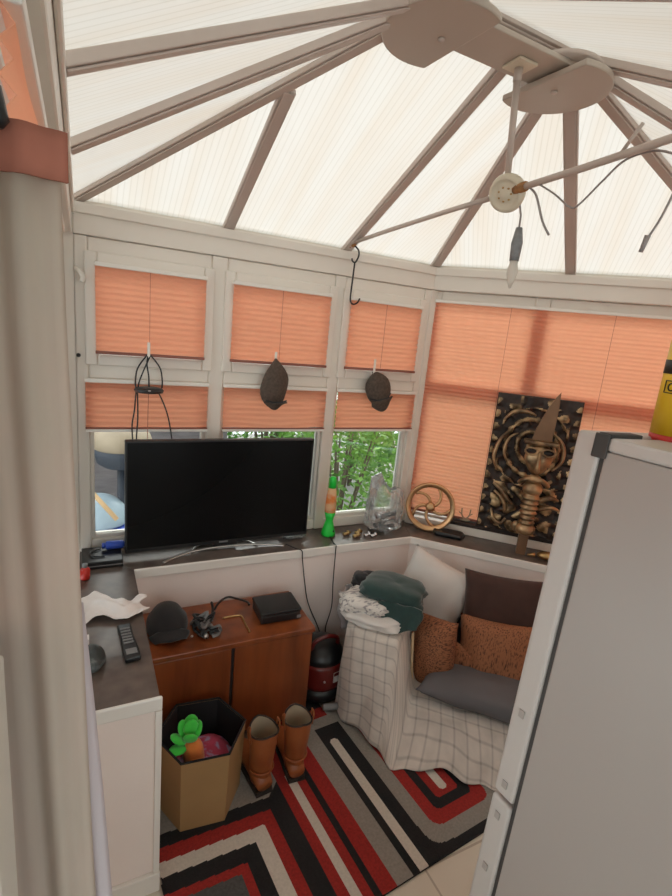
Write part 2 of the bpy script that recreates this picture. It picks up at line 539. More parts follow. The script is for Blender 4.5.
# angled wall windows
def facet_window(F_, n, L):
    w = struct_root('window_%d' % n, tuple(F_ @ Vector((L/2, 0, LT))))
    s = MB(F_)
    for x0, x1 in ((.0, .06), (.53, .60), (L-.06, L)): s.box(x0, x1, -.06, .0, LT+.001, 1.985)
    for x0, x1 in ((.06, .53), (.60, L-.06)):
        s.box(x0, x1, -.06, .0, 1.445, 1.515); s.box(x0, x1, -.06, .0, 1.925, 1.985); s.box(x0, x1, -.06, .0, LT+.001, .75)
    s.build('window_frame', M['pvc'], w, bevel=.005)
    for x0, x1 in ((.06, .53), (.60, L-.06)):
        MB(F_).box(x0, x1, -.034, -.028, .75, 1.445).build('pane', M['glass'], w)
        MB(F_).box(x0, x1, -.034, -.028, 1.515, 1.925).build('pane', M['glass'], w)
    MB(F_).box(.03, L-.05, .001, .055, LT+.001, .738).build('window_sill', M['pvc'], w, bevel=.004)
facet_window(FF, 4, 1.442)
facet_window(FF2, 5, 1.442)
# left wall window
w6 = struct_root('window_6', (-.02, -1.0, LT))
s = MB(LW)
for x0, x1 in ((.03, .09), (.60, .66), (1.2, 1.26), (1.96, 2.02)): s.box(x0, x1, -.06, .0, LT+.003, 1.985)
for x0, x1 in ((.09, .60), (.66, 1.2), (1.26, 1.96)):
    s.box(x0, x1, -.06, .0, 1.925, 1.985); s.box(x0, x1, -.06, .0, LT+.003, .75)
s.build('window_frame', M['pvc'], w6, bevel=.005)
for x0, x1 in ((.09, .60), (.66, 1.2), (1.26, 1.96)):
    MB(LW).box(x0, x1, -.034, -.028, .75, 1.925).build('pane', M['glass'], w6)

# eaves beams --------------------------------------------------------
ev = struct_root('trim_3', (.8, -.9, 1.985))
for F_, L in ((WW, (-.02, 1.67)), (FF, (0, 1.442)), (FF2, (0, 1.442)), (LW, (0, 2.03))):
    b = MB(F_)
    b.box(L[0], L[1], -.08, .035, 1.986, 2.098)
    b.box(L[0], L[1], .0352, .045, 2.058, 2.098)
    b.box(L[0], L[1], -.08, -.012, 2.0985, 2.128)
    b.build('eaves_beam', M['pvc'], ev, bevel=.006)
# corner posts
struct(MB().box(-.10, -.0185, -.030, .05, .0, 2.098).build('trim_6', M['pvc']))
struct(MB().prism([(1.650, -.034), (1.69, -.034), (1.71, .03), (1.68, .05), (1.650, .02)], LT+.001, 1.985).build('trim_4', M['pvc'], bevel=.004))
struct(MB(FF).box(1.395, 1.442, .0, .03, LT+.001, 1.985).build('trim_5', M['pvc'], bevel=.004))

# ------------------------------------------------------------------ roof
ce = struct_root('ceiling', (.9, -.94, EZ))
def slab(poly, edge_dir, name='roof_panel'):
    poly = [Vector(p) for p in poly]
    n = (poly[1]-poly[0]).cross(poly[2]-poly[0]).normalized()
    if n.z < 0: n = -n
    e = Vector(edge_dir).normalized(); d = n.cross(e)
    vs = [p+n*.014 for p in poly]+[p+n*.030 for p in poly]
    uv = [((p-poly[0]).dot(e), (p-poly[0]).dot(d)) for p in poly]*2
    k = len(poly)
    fs = [tuple(range(k-1, -1, -1)), tuple(range(k, 2*k))]+[(i, (i+1) % k, k+(i+1) % k, k+i) for i in range(k)]
    m = MB(); m.add(vs, fs, uv=uv); m.build(name, M['roof'], ce)
z = lambda p: (*p, EZ)
slab([z(A), z(B), HR, HL], (1, 0, 0))
slab([z(B), z(Cp), HR], (Q, -Q, 0))
slab([z(Cp), z(D), HR], (-Q, -Q, 0))
slab([z(D), z(E_), HL, HR], (1, 0, 0))
slab([z(E_), z(A), HL], (0, 1, 0))
def rafter(a, b, w=.040, drop=0.0):
    a = Vector(a); b = Vector(b); d = (b-a).normalized()
    x = d.cross(Vector((0, 0, 1))).normalized(); n = x.cross(d)
    L = (b-a).length
    fr = Matrix(((d.x, x.x, n.x, a.x), (d.y, x.y, n.y, a.y), (d.z, x.z, n.z, a.z), (0, 0, 0, 1)))
    m = MB(fr)
    m.box(.0, L, -w/2, w/2, -.008-drop, .0135-drop)
    m.box(.0, L, -w*.36, w*.36, -.014-drop, -.0085-drop)
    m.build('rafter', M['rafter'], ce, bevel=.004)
for p in (A, B, Cp, D, E_):
    rafter(z(p), HL if p[0] < 0 else HR, .048)
k = (RZ-EZ)/1.02
rafter((.568, 0, EZ), (.568, -.66, EZ+.66*k), .046)
rafter((1.137, 0, EZ), (1.137, -1.02, RZ), .046)
rafter((.80, -2.04, EZ), (.80, -1.08, RZ-.03), .040)
rafter((2.14, -.47, EZ), HR, .048)
rafter((2.14, -1.57, EZ), HR, .040)
rafter((-.02, -.72, EZ), HL, .040)
rafter((-.02, -1.21, EZ), HL, .040)
rafter(HL, HR, .06)

hub = thing('roof_hub_cover', 'off-white plastic hub cover with two round end caps under the roof ridge', 'roof cover', (1.09, -.955, 2.47))
def dcap(cx, cy, r, sgn, cut, z0, z1, tilt=0):
    pts = []
    a0 = math.acos(max(-1, min(1, cut/r)))
    for i in range(33):
        a = a0+(2*PI-2*a0)*i/32
        pts.append((cx+sgn*-1*(-math.cos(a))*r*1.0, cy+math.sin(a)*r))
    return pts
def dcap(cx, cy, r, ang, half):
    """disc with a straight side: the arc leaves out +-half degrees around ang"""
    return [(cx+r*math.cos(a), cy+r*math.sin(a)) for a in [math.radians(ang+half+(360-2*half)*i/40) for i in range(41)]]
hl = (.850, -1.012); hr = (1.272, -1.015)
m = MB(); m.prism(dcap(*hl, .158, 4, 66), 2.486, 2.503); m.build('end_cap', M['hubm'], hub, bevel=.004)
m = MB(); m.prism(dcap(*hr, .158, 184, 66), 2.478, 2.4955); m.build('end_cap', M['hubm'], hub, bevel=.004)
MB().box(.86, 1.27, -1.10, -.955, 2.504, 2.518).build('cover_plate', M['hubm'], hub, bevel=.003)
MB().lathe([(.12, 2.5185), (.12, 2.53), (.10, 2.54)], (hl[0], -1.02, 0), 28).build('collar', M['rafter'], hub)
MB().lathe([(.12, 2.5185), (.12, 2.53), (.10, 2.54)], (hr[0], -1.02, 0), 28).build('collar', M['rafter'], hub)
for x, y, zz in ((*hl, 2.486), (*hr, 2.478)):
    MB().lathe([(.007, zz-.006), (.009, zz-.003), (.009, zz-.0005)], (x, y, 0), 12).build('screw', M['rafter'], hub)

# ------------------------------------------------------------------ ceiling light with two long arms
li = thing('ceiling_light', 'stripped white ceiling light on a stem with two long thin arms and one bulb', 'light', (1.19, -.96, 2.15))
MB().box(1.085, 1.155, -1.055, -.985, 2.495, 2.5035).build('mounting_plate', M['rose'], li, bevel=.003)
MB().tube([(1.122, -1.015, 2.495), (1.122, -1.015, 2.462)], .012, 10).build('swivel', M['rafter'], li)
MB().tube([(1.122, -1.015, 2.468), (1.188, -.968, 2.215)], .010, 10).build('stem', M['rafter'], li)
rm = Matrix.Rotation(math.radians(66), 4, 'X') @ Matrix.Rotation(0, 4, 'Z')
cam_dir = (Vector((0, -2.265, 1.718))-Vector((1.19, -.97, 2.19))).normalized()
tilt = (cam_dir*.45+Vector((-.75, -.15, -.45))).normalized().to_track_quat('Z', 'Y').to_matrix().to_4x4()
MB().lathe([(.022, -.026), (.052, -.022), (.057, .0), (.053, .014), (.043, .019), (.040, .014), (.024, .014), (.014, .023)], (1.191, -.972, 2.19), 28, tilt).build('rose', M['rose'], li)
ds = MB()
for j in range(7):
    a = 2*PI*j/7
    ds.ell(Vector((1.191, -.972, 2.19))+tilt @ Vector((.020*math.cos(a), .020*math.sin(a), .018)), (.004, .004, .003), 8)
ds.build('rose_fitting', M['brass'], li)
MB().tube([(1.186, -.945, 2.187), (1.172, -.72, 2.176), (1.156, -.36, 2.155), (1.141, -.085, 2.134)], .0085, 10).build('arm', M['rafter'], li)
MB().tube([(1.195, -1.00, 2.196), (1.182, -1.25, 2.199), (1.167, -1.484, 2.204), (1.150, -1.84, 2.207)], .0095, 10).build('arm', M['rafter'], li)
MB().tube([(1.196, -1.0, 2.196), (1.193, -1.045, 2.197)], .0145, 10).build('arm_socket', M['rusty'], li)
e = MB(); e.ell((1.140, -.072, 2.126), (.014, .020, .014), 10); e.ell((1.132, -.050, 2.118), (.009, .016, .009), 10)
e.build('arm_end', M['rusty'], li)
MB().tube([(1.21, -1.005, 2.18), (1.236, -1.0, 2.13), (1.240, -.998, 2.085)], .0035, 6).build('cord', M['wire'], li)
bh = MB().tube([(1.240, -.998, 2.095), (1.241, -.998, 2.05), (1.241, -.998, 1.995)], [.010, .018, .015], 10).build('bulb_holder', M['tape'], li)
MB().lathe([(.013, 1.997), (.013, 1.985), (.017, 1.972), (.0165, 1.955), (.010, 1.93), (.003, 1.912)], (1.241, -.998, 0), 14).build('bulb', M['bulb'], bh)
def curve_pts(P, n=6):
    P = [Vector(p) for p in P]; out = []
    for i in range(len(P)-1):
        p0 = P[max(i-1, 0)]; p1 = P[i]; p2 = P[i+1]; p3 = P[min(i+2, len(P)-1)]
        for j in range(n):
            t = j/n
            out.append(.5*((2*p1)+(-p0+p2)*t+(2*p0-5*p1+4*p2-p3)*t*t+(-p0+3*p1-3*p2+p3)*t**3))
    out.append(P[-1])
    return out
MB().tube(curve_pts([(1.192, -1.06, 2.19), (1.2, -1.085, 2.165), (1.2, -1.125, 2.09), (1.2, -1.158, 2.048)]), .0035, 6).build('loose_wire', M['wire'], li)
MB().tube(curve_pts([(1.19, -1.10, 2.19), (1.2, -1.155, 2.155), (1.2, -1.215, 2.112), (1.2, -1.244, 2.116), (1.2, -1.30, 2.16), (1.195, -1.36, 2.196), (1.18, -1.45, 2.19), (1.175, -1.53, 2.15)]), .0028, 6).build('loose_wire', M['wire'], li)
MB().tube(curve_pts([(1.16, -1.55, 2.20), (1.19, -1.51, 2.13), (1.2, -1.478, 2.05), (1.2, -1.452, 2.0)]), .003, 6).build('loose_wire', M['wire'], li)
MB().tube([(1.2, -1.455, 2.012), (1.2, -1.446, 1.975)], [.007, .005], 8).build('plug', M['wire'], li)
MB().tube([(1.178, -1.353, 2.205), (1.175, -1.40, 2.26)], .0045, 6).build('stub', M['rafter'], li)

# hook hanging off the light's left arm
hk = MB()
hk.tube(curve_pts([(1.142, -.085, 2.118), (1.165, -.083, 2.10), (1.168, -.082, 2.075), (1.155, -.08, 2.048), (1.14, -.08, 2.05), (1.135, -.08, 2.062)]), .004, 6)
hk.tube(curve_pts([(1.152, -.08, 2.047), (1.150, -.08, 1.98), (1.147, -.08, 1.895), (1.15, -.082, 1.868), (1.165, -.084, 1.858), (1.185, -.084, 1.868), (1.196, -.084, 1.888)]), .004, 6)
tag(hk.build('wire_hook', M['black']), 'long black wire hook hanging from the end of the light arm', 'hook')

# ------------------------------------------------------------------ blinds
def blind(F_, x0, x1, z0, z1, y, label, pitch=.022, amp=.0045, group='small terracotta pleated blinds', sag=0, cat='blind', head=True, bottom='rail'):
    t = thing('pleated_blind', label, cat, tuple(F_ @ Vector(((x0+x1)/2, y, z0))), 0, group)
    n = max(4, int((z1-z0)/pitch))*2
    def fn(u, v):
        x = x0+(x1-x0)*u
        zz = z0+(z1-z0)*v
        zz += (-sag*math.sin(PI*u)*(1-v)**3 + (sag*.5*math.sin(u*9)*(1-v)**4 if sag else 0))
        i = round(v*n)
        return (x, y+(amp if i % 2 else -amp)+.0012*math.sin(u*11+i), zz)
    m = MB(F_); m.grid(fn, 24, n, sm=False); m.build('blind_fabric', M['blind'], t, solid=.0009)
    if head:
        MB(F_).box(x0-.003, x1+.003, y-.011, y+.011, z1, z1+.016).build('head_rail', M['rail'], t, bevel=.002)
    if bottom == 'rail':
        br = MB(F_).box(x0-.002, x1+.002, y-.010, y+.011, z0-.018, z0-.0065).build('bottom_rail', M['rail'], t, bevel=.002)
        MB(F_).box(x0-.002, x1+.002, y-.009, y+.010, z0-.006, z0-.0005).build('bottom_trim', M['brownrail'], br, bevel=.001)
    else:
        MB(F_).box(x0-.002, x1+.002, y-.009, y+.010, z0-.012, z0-.0005).build('bottom_rail', M['brownrail'], t, bevel=.002)
    return t
up = [(.060, .468), (.605, 1.053), (1.181, 1.577)]
nm = ['left', 'middle', 'right']
ul = ['terracotta blind on the upper window left, above the hanging black cable', 'terracotta blind on the upper middle window, above the elongated flat cap', 'terracotta blind on the upper right window, beside the wire hook']
ll = ['half-lowered terracotta blind behind the hanging cables, over the left end of the television', 'half-lowered terracotta blind with a sagging hem, above the television centre', 'half-lowered terracotta blind above the lava lamp and the view of bushes']
for k in range(3):
    t = blind(WW, up[k][0]-(.014 if k else .006), up[k][1]+.006, 1.560, 1.878, .0585, ul[k], bottom='brown')
    for f in (.30,):
        x = up[k][0]+(up[k][1]-up[k][0])*.47
        MB(WW).box(x-.0008, x+.0008, .0642, .0656, 1.560, 1.878).build('pull_cord', M['cord'], t)
lo_ = [(.012, .500), (.573, 1.085), (1.149, 1.622)]
for k in range(3):
    t = blind(WW, lo_[k][0] if k else .014, lo_[k][1], 1.247, 1.432, .043, ll[k], sag=.012 if k == 1 else 0, group='half-lowered terracotta blinds')
big = blind(FF, .035, 1.385, .777, 1.925, .014, 'large terracotta pleated blind covering the window behind the carved panel', pitch=.020, amp=.003, group=None, bottom='brown')
big['label'] = 'large terracotta pleated blind covering the window behind the carved panel'
for x in (.42, .90):
    MB(FF).box(x-.0009, x+.0009, .0185, .0198, .795, 1.925).build('pull_cord', M['cord'], big)
blind(FF2, .07, 1.38, .792, 1.925, .014, 'large terracotta blind on the window behind the fridge', pitch=.020, amp=.003, group=None, bottom='brown')
blind(LW, .60, 1.22, 1.30, 1.915, .014, 'terracotta blind on the left wall, partly behind the pale curtain', group=None, bottom='brown')
blind(LW, 1.26, 1.80, 1.25, 1.915, .016, 'terracotta blind at top left, just above the curtain header', group=None, bottom='brown')

# ------------------------------------------------------------------ curtain + door frame at left
ct = thing('door_curtain', 'pale gathered curtain with terracotta header hanging at the left edge', 'curtain', (-.08, -1.9, .05))
def cw(u): return .007*math.sin(u*26)+.004*math.sin(u*61+1)
def cfn(u, v):
    zz = .05+(1.792-.05)*v
    x = -.20+(.1925+.115*min(1-v, .4)**2+.0015*math.sin(v*17))*u
    return (x, -1.90+cw(u)*(1.2-.55*v)+.006*math.sin(v*6+u*5), zz)
m = MB(); m.grid(cfn, 60, 40); m.build('curtain_cloth', M['curtain'], ct, solid=.0015)
m = MB(); m.grid(lambda u, v: (-.20+.195*u, -1.911+cw(u)*.35, 1.787+.026*v), 60, 3); m.build('header', M['blindhead'], ct, solid=.003)
def sfn(u, v):
    zz = .05+1.45*v
    return (-.09+(.087+.085*(1-v)+.003*math.sin(v*9))*u, -1.884+.004*math.sin(u*30+v*3), zz)
m = MB(); m.grid(sfn, 30, 30); m.build('sheer_lining', M['sheer'], ct, solid=.0008)
MB().lathe([(.003, 0), (.006, .004), (.003, .02)], (-.0375, -1.918, 1.806), 10).build('hook', M['black'], ct)
d1 = struct_root('door_1', (-.06, -2.0, 0))
MB().box(-.064, -.047, -1.99, -1.93, 0, 1.50).build('door_frame', M['pvc'], d1, bevel=.002)
MB().box(-.50, -.066, -1.99, -1.94, 0, 2.1).build('door_leaf', M['darkpaint'], d1)
# unseen house room behind the camera, its windows added to let in fill daylight
m = MB(); m.box(-1.1, 2.3, -3.4, -3.3, 0, .5); m.box(-1.1, 2.3, -3.4, -3.3, 2.12, 2.25); struct(m.build('wall_back', M['brick']))
w7 = struct_root('window_7', (.6, -3.35, .5)); m = MB()  # added unseen window, brings daylight onto the surfaces facing the camera
for x in (-1.1, .02, 1.14, 2.24): m.box(x, x+.06, -3.38, -3.32, .501, 2.119)
m.build('window_frame', M['pvc'], w7)
for x in (-1.04, .08, 1.20): MB().box(x, x+1.04, -3.353, -3.347, .501, 2.119).build('pane', M['glass'], w7)
struct(MB().box(-1.1, 3.0, -2.20, -2.105, 2.16, 3.6).build('wall_house', M['brick']))
m = MB(); m.box(-1.1, -1.0, -3.299, -2.11, 0, .8); m.box(-1.1, -1.0, -3.299, -2.11, 2.06, 2.16); struct(m.build('wall_side_left', M['brick']))
w8 = struct_root('window_8', (-1.05, -2.6, .8)); MB().box(-1.053, -1.047, -3.299, -2.11, .801, 2.059).build('pane', M['glass'], w8)  # added unseen side window, brightens the near side of the fridge
struct(MB().box(2.2, 2.3, -3.3, -2.1, 0, 2.16).build('wall_side_right', M['brick']))
struct(MB().box(-1.1, 2.3, -3.299, -2.205, 2.161, 2.25).build('ceiling_house', M['brick']))

# small white hook and knob on the left jamb
m = MB(); m.tube(curve_pts([(-.012, -.032, 1.86), (.0, -.05, 1.852), (.012, -.06, 1.83), (.008, -.062, 1.812)]), [.010]*19, 8)
tag(m.build('tieback_hook', M['pvc']), 'small white curtain hook on the left window jamb', 'hook')
m = MB(); m.lathe([(.005, 0), (.008, .006), (.008, .012), (.004, .016)], (-.008, -.031, 1.536), 12, Matrix.Rotation(PI/2, 4, 'X'))
tag(m.build('knob', M['black']), 'tiny black knob on the left window jamb', 'knob')

# ------------------------------------------------------------------ pegs, caps, cable puck
def peg(x, zt, label):
    m = MB(WW)
    m.box(x-.006, x+.006, .0705, .0755, zt-.085, zt-.005); m.box(x-.006, x+.006, .0445, .070, zt-.085, zt-.070)
    return tag(m.build('stick_on_hook', M['rail'], bevel=.002), label, 'hook', 'white stick-on hooks')
peg(.248, 1.612, 'white stick-on hook holding the black cables')
peg(.797, 1.612, 'white stick-on hook holding the elongated flat cap')
peg(1.328, 1.612, 'white stick-on hook holding the rounder peaked cap')

def cap(loc, label, kind):
    t = thing('flat_cap', label, 'cap', loc, 0, None)
    T = Matrix.Translation(loc)
    m = MB(T)
    if kind == 0:
        def fn(p):
            k = (p.z+.115)/.23
            w = 1.0+.18*(.5-k)
            if k > .62: w *= 1-.55*((k-.62)/.38)**1.8
            return Vector((p.x*w+.006*math.sin(p.z*30), min(p.y, .03)*(1-.3*k), p.z))
        m.ell((0, -.036, -.125), (.064, .044, .115), 28, fn=fn)
        m.build('crown', M['capgrey'], t)
        m = MB(T)
        m.grid(lambda u, v: ((u-.5)*.112*(1-.25*v), -.062-.020*math.cos((u-.5)*2.6)+.030*v, -.205-.036*v*math.cos((u-.5)*2.9)), 14, 5)
        m.build('peak', M['capgrey'], t, solid=.006)
        m = MB(T); m.tube([(-.05, -.071, -.196), (-.02, -.082, -.203), (.02, -.082, -.203), (.05, -.071, -.196)], .004, 6)
        m.build('band', M['blackcloth'], t)
    else:
        R_ = Matrix.Rotation(math.radians(-16), 4, 'Y')
        m = MB(T @ R_)
        def fn(p):
            k = (p.z+.09)/.18
            w = 1.0
            if k > .7: w *= 1-.45*((k-.7)/.3)**1.6
            return Vector((p.x*w, min(p.y, .028), p.z))
        m.ell((.004, -.040, -.10), (.070, .048, .088), 28, fn=fn)
        m.build('crown', M['capgrey'], t)
        m = MB(T @ R_)
        m.grid(lambda u, v: ((u-.5)*.128*(1-.16*v), -.070-.014*math.cos((u-.5)*2.8)+.018*v, -.150-.066*v*math.cos((u-.5)*2.3)), 14, 5)
        m.build('peak', M['capgrey'], t, solid=.006)
        m = MB(T @ R_); m.tube([(-.062, -.060, -.135), (-.03, -.082, -.150), (.03, -.082, -.150), (.062, -.060, -.135)], .004, 6)
        m.build('band', M['blackcloth'], t)
    for z_, n_ in ((-.012, 'button'),):
        MB(T).ell((0.0, -.030, -.016), (.009, .006, .009), 10).build(n_, M['capgrey'], t)
    return t
cap((.797, -.046, 1.585), 'long brown flat cap hanging from a hook on the middle window', 0)
cap((1.328, -.040, 1.555), 'rounder brown peaked cap hanging from a hook on the right window', 1)

cb = thing('hanging_cable', 'black puck-shaped gadget and cables hanging from a hook on the left window', 'cable', (.25, -.07, 1.40))
MB().lathe([(.035, 0), (.055, .003), (.058, .012), (.05, .020), (.025, .024)], (.247, -.105, 1.405), 24).build('puck', M['black'], cb)
MB().ell((.242, -.166, 1.421), (.006, .004, .003), 8).build('indicator', M['label'], cb)
for pts in ([(.245, -.07, 1.560), (.205, -.08, 1.50), (.196, -.09, 1.44), (.20, -.10, 1.42)], [(.252, -.07, 1.560), (.290, -.08, 1.51), (.300, -.09, 1.46), (.298, -.10, 1.425)],
            [(.255, -.072, 1.555), (.235, -.08, 1.51), (.213, -.09, 1.455), (.205, -.10, 1.425)], [(.245, -.072, 1.552), (.24, -.085, 1.52), (.247, -.09, 1.47), (.247, -.10, 1.43)],
            [(.198, -.10, 1.41), (.192, -.10, 1.33), (.183, -.10, 1.25), (.195, -.105, 1.10)], [(.203, -.10, 1.41), (.205, -.10, 1.30), (.200, -.10, 1.20), (.205, -.105, 1.10)],
            [(.283, -.10, 1.41), (.310, -.10, 1.35), (.330, -.10, 1.28), (.350, -.105, 1.15)]):
    MB().tube(curve_pts(pts), .0032, 6).build('cord', M['black'], cb)
MB().tube(curve_pts([(.246, -.10, 1.405), (.244, -.10, 1.30), (.243, -.105, 1.15)]), .0015, 5).build('cord', M['cord'], cb)

# ------------------------------------------------------------------ television
tv = thing('television', 'wide black flat-screen television standing on the long window ledge', 'television', (.585, -.16, LT))
TR = Matrix.Translation((.573, -.148, 0)) @ Matrix.Rotation(math.radians(.5), 4, 'Z')
MB(TR).box(-.420, .420, -.006, .030, .724, 1.214).build('case', M['black'], tv, bevel=.003)
MB(TR).box(-.412, .412, -.0085, -.0062, .742, 1.206).build('screen', M['screen'], tv)
MB(TR).box(-.020, .020, -.0085, -.0062, .729, .736).build('badge', M['greyplastic'], tv)
MB(TR).box(-.26, .26, .030, .055, .76, 1.02).build('rear_housing', M['black'], tv, bevel=.008)
f = MB(); f.tube(curve_pts([(.300, -.222, LT+.005), (.345, -.190, LT+.006), (.43, -.160, LT+.012), (.55, -.152, LT+.017), (.70, -.155, LT+.014), (.80, -.170, LT+.008), (.862, -.190, LT+.005)], 5), .008, 8, flat=.55)
f.build('stand_foot', M['silver'], tv)
f = MB(); f.tube(curve_pts([(.43, -.158, LT+.006), (.46, -.10, LT+.005), (.50, -.07, LT+.005)], 5), .006, 8, flat=.6)
f.build('stand_foot', M['silver'], tv)
f = MB(); f.tube(curve_pts([(.74, -.156, LT+.006), (.71, -.10, LT+.005), (.67, -.07, LT+.005)], 5), .006, 8, flat=.6)
f.build('stand_foot', M['silver'], tv)
MB().box(.53, .64, -.150, -.120, LT+.012, .726).build('stand_neck', M['black'], tv, bevel=.003)

# things near the television
bk = thing('set_top_box', 'flat black box on the corner of the ledge left of the television', 'box', (.065, -.12, LT))
MB().box(-.012, .142, -.205, -.055, LT+.001, LT+.032).build('case', M['black'], bk, bevel=.003)
MB().box(-.010, .140, -.2065, -.2052, LT+.012, LT+.016).build('front_strip', M['greyplastic'], bk)
bb = thing('blue_bottle', 'small dark blue bottle lying on the flat black box by the left pane', 'bottle', (.12, -.10, LT+.032))
BM_ = Matrix.Translation((.10, -.095, LT+.052)) @ Matrix.Rotation(math.radians(90), 4, 'Y')
MB(BM_).lathe([(.014, -.02), (.018, -.015), (.018, .045), (.010, .055)], n=16).build('body', M['blue'], bb)
MB(BM_).lathe([(.012, -.034), (.0125, -.021)], n=16).build('cap', M['blue'], bb)
lc = MB(); lc.tube(curve_pts([(.075, -.165, LT+.036), (.03, -.16, LT+.037), (.02, -.12, LT+.037), (.06, -.09, LT+.037)]), .003, 6)
tag(lc.build('cable_loop', M['black']), 'thin black cable loop lying on the flat black box', 'cable')
rd = thing('red_bottle', 'small red container with dark cap on the left ledge by the curtain', 'container', (-.0, -.275, LT))
MB().lathe([(.016, LT+.001), (.018, LT+.006), (.018, LT+.04), (.010, LT+.05)], (.0, -.275, 0), 16).build('body', M['red'], rd)
MB().lathe([(.010, LT+.0505), (.010, LT+.064)], (.0, -.275, 0), 14).build('cap', M['greyplastic'], rd)

# tissue: crumpled sheet
tz = MB()
def tfn(u, v):
    x = -.015+.205*u+.02*math.sin(v*8)*(u-.3); y = -.44-.19*v*(1-.45*u)-.05*u+.03*math.sin(u*7)
    h = noise.noise(Vector((u*3.2, v*3.2, 1)))*.5+noise.noise(Vector((u*7, v*6, 4)))*.25+.35
    return (x, y, LT+.004+.045*max(0, h)*(1-.6*abs(2*u-1)**3))
tz.grid(tfn, 28, 24)
tag(tz.build('crumpled_tissue', M['tissue'], solid=.0012), 'crumpled white tissue on the dark left ledge', 'tissue')
rc = thing('remote_control', 'black remote control lying on the left ledge in front of the tissue', 'remote', (.118, -.755, LT))
RT = Matrix.Translation((.119, -.752, LT)) @ Matrix.Rotation(math.radians(4), 4, 'Z')
rb = MB(RT).prism([(-.022, -.098), (.022, -.098), (.024, -.06), (.019, .03), (.021, .095), (-.021, .095), (-.019, .03), (-.024, -.06)], .001, .017).build('body', M['black'], rc, bevel=.004)
for i in range(6):
    for j in range(3):
        MB(RT).box(-.013+j*.010-.0032, -.013+j*.010+.0032+.003, .062-i*.016-.004, .062-i*.016+.004, .0172, .0195).build('button', M['greyplastic'], rb)
MB(RT).box(-.016, .016, -.078, -.050, .0172, .0185).build('button_pad', M['greyplastic'], rb, bevel=.001)
m = MB(); m.ell((.012, -.815, LT+.018), (.040, .062, .024), 20, fn=lambda p: Vector((p.x, p.y, max(p.z, -.017)+.008*noise.noise(p*40))))
tag(m.build('mottled_pouch', M['greenish']), 'small dark mottled pouch on the left ledge beside the remote', 'pouch')
m = MB(); m.box(-.012, .008, -.72, -.690, LT+.001, LT+.020)
tag(m.build('white_carton', M['tissue'], bevel=.002), 'tiny white carton between tissue and mottled pouch', 'carton')

# books/cards right of the tv
pk = thing('clear_packet', 'low clear plastic packet on the ledge at the right foot of the television', 'packet', (.93, -.10, LT))
MB().ell((.94, -.10, LT+.018), (.075, .045, .022), 20, fn=lambda p: Vector((p.x, p.y, max(p.z, -.016)+.01*noise.noise(p*30)))).build('wrapper', M['bag'], pk)
MB().box(.90, .98, -.12, -.08, LT+.003, LT+.012).build('content', M['greyplastic'], pk, bevel=.002)

# ------------------------------------------------------------------ lava lamp
lv = thing('lava_lamp', 'green lava lamp with orange liquid on the ledge right of the television', 'lamp', (1.135, -.112, LT))
o_ = (1.135, -.112, LT)
MB().lathe([(.036, .001), (.037, .012), (.026, .055), (.019, .080), (.023, .100), (.029, .128)], o_, 24).build('base', M['lavagreen'], lv)
MB().lathe([(.0285, .1285), (.029, .155), (.0255, .215), (.020, .258)], o_, 24).build('liquid_bottle', M['lavaliquid'], lv)
MB().lathe([(.0205, .2585), (.0175, .298), (.014, .315), (.006, .318)], o_, 24).build('cap', M['lavagreen'], lv)
MB().ell((1.149, -.144, LT+.03), (.005, .003, .005), 8).build('switch', M['black'], lv)
m = MB(); m.tube(curve_pts([(1.128, -.150, LT+.004), (1.116, -.215, LT+.004), (1.110, -.257, LT+.006), (1.108, -.263, LT-.02), (1.112, -.262, .50), (1.118, -.262, .36), (1.095, -.262, .24), (1.11, -.27, .17)]), .0026, 6)
tag(m.build('lamp_cable', M['black']), 'black cable running down the white wall from the lava lamp', 'cable')
m = MB(); m.tube(curve_pts([(.868, -.19, LT+.012), (.90, -.24, LT+.008), (.925, -.262, LT+.002), (.930, -.266, LT-.04), (.955, -.262, .52), (.985, -.262, .40), (1.05, -.262, .26), (1.075, -.268, .19)]), .0026, 6)
tag(m.build('television_cable', M['black']), 'black cable running down the white wall behind the cabinet', 'cable')

# ------------------------------------------------------------------ polythene bag with metal bits
def bagfn(u, v):
    a = 2*PI*u; k = v
    r = .090*(min(1, (k+.02)/.14)**.5)
    r *= 1-.18*max(0, (k-.5)/.5)**1.5
    r *= 1+.10*noise.noise(Vector((math.cos(a)*1.5, math.sin(a)*1.5, k*2.6)))+.035*math.sin(a*7+k*5)*(.3+k)+.05*noise.noise(Vector((math.cos(a)*4, math.sin(a)*4, k*7)))
    top = .265+.045*math.cos(a-2.7)+.022*math.cos(2*a+.6)
    z_ = LT+.003+k*top+.008*k*noise.noise(Vector((a*2, k*3, 9)))
    if k > .93: r *= 1-.5*(k-.93)/.07
    x = 1.462+r*1.28*math.cos(a)
    y = -.128+min(.075, max(-.075, r*.85*math.sin(a)))
    return (x, y, z_)
m = MB(); m.grid(bagfn, 64, 34)
tag(m.build('plastic_bag', M['bag']), 'clear crumpled plastic bag full of metal parts on the ledge below the bushes', 'bag')
rr = random.Random(3)
for i in range(7):
    m = MB()
    x = 1.40+rr.random()*.11; y = -.160+rr.random()*.06; zz = LT+.016+.016*i
    a = rr.uniform(-.6, .6)
    dx, dy = math.cos(a)*.042, math.sin(a)*.025
    m.tube([(x-dx, y-dy, zz), (x+dx*.2, y+dy*.2, zz+.004), (x+dx, y+dy, zz+rr.uniform(0, .01))], [.012, .010, .013], 8)
    m.tube([(x-dx, y-dy, zz), (x-dx*1.2, y-dy*1.2, zz)], .016, 8)
    tag(m.build('metal_part', M['black'] if i % 3 else M['chrome']), 'tubular metal part inside the clear plastic bag', 'metal part', 'metal parts in the plastic bag')
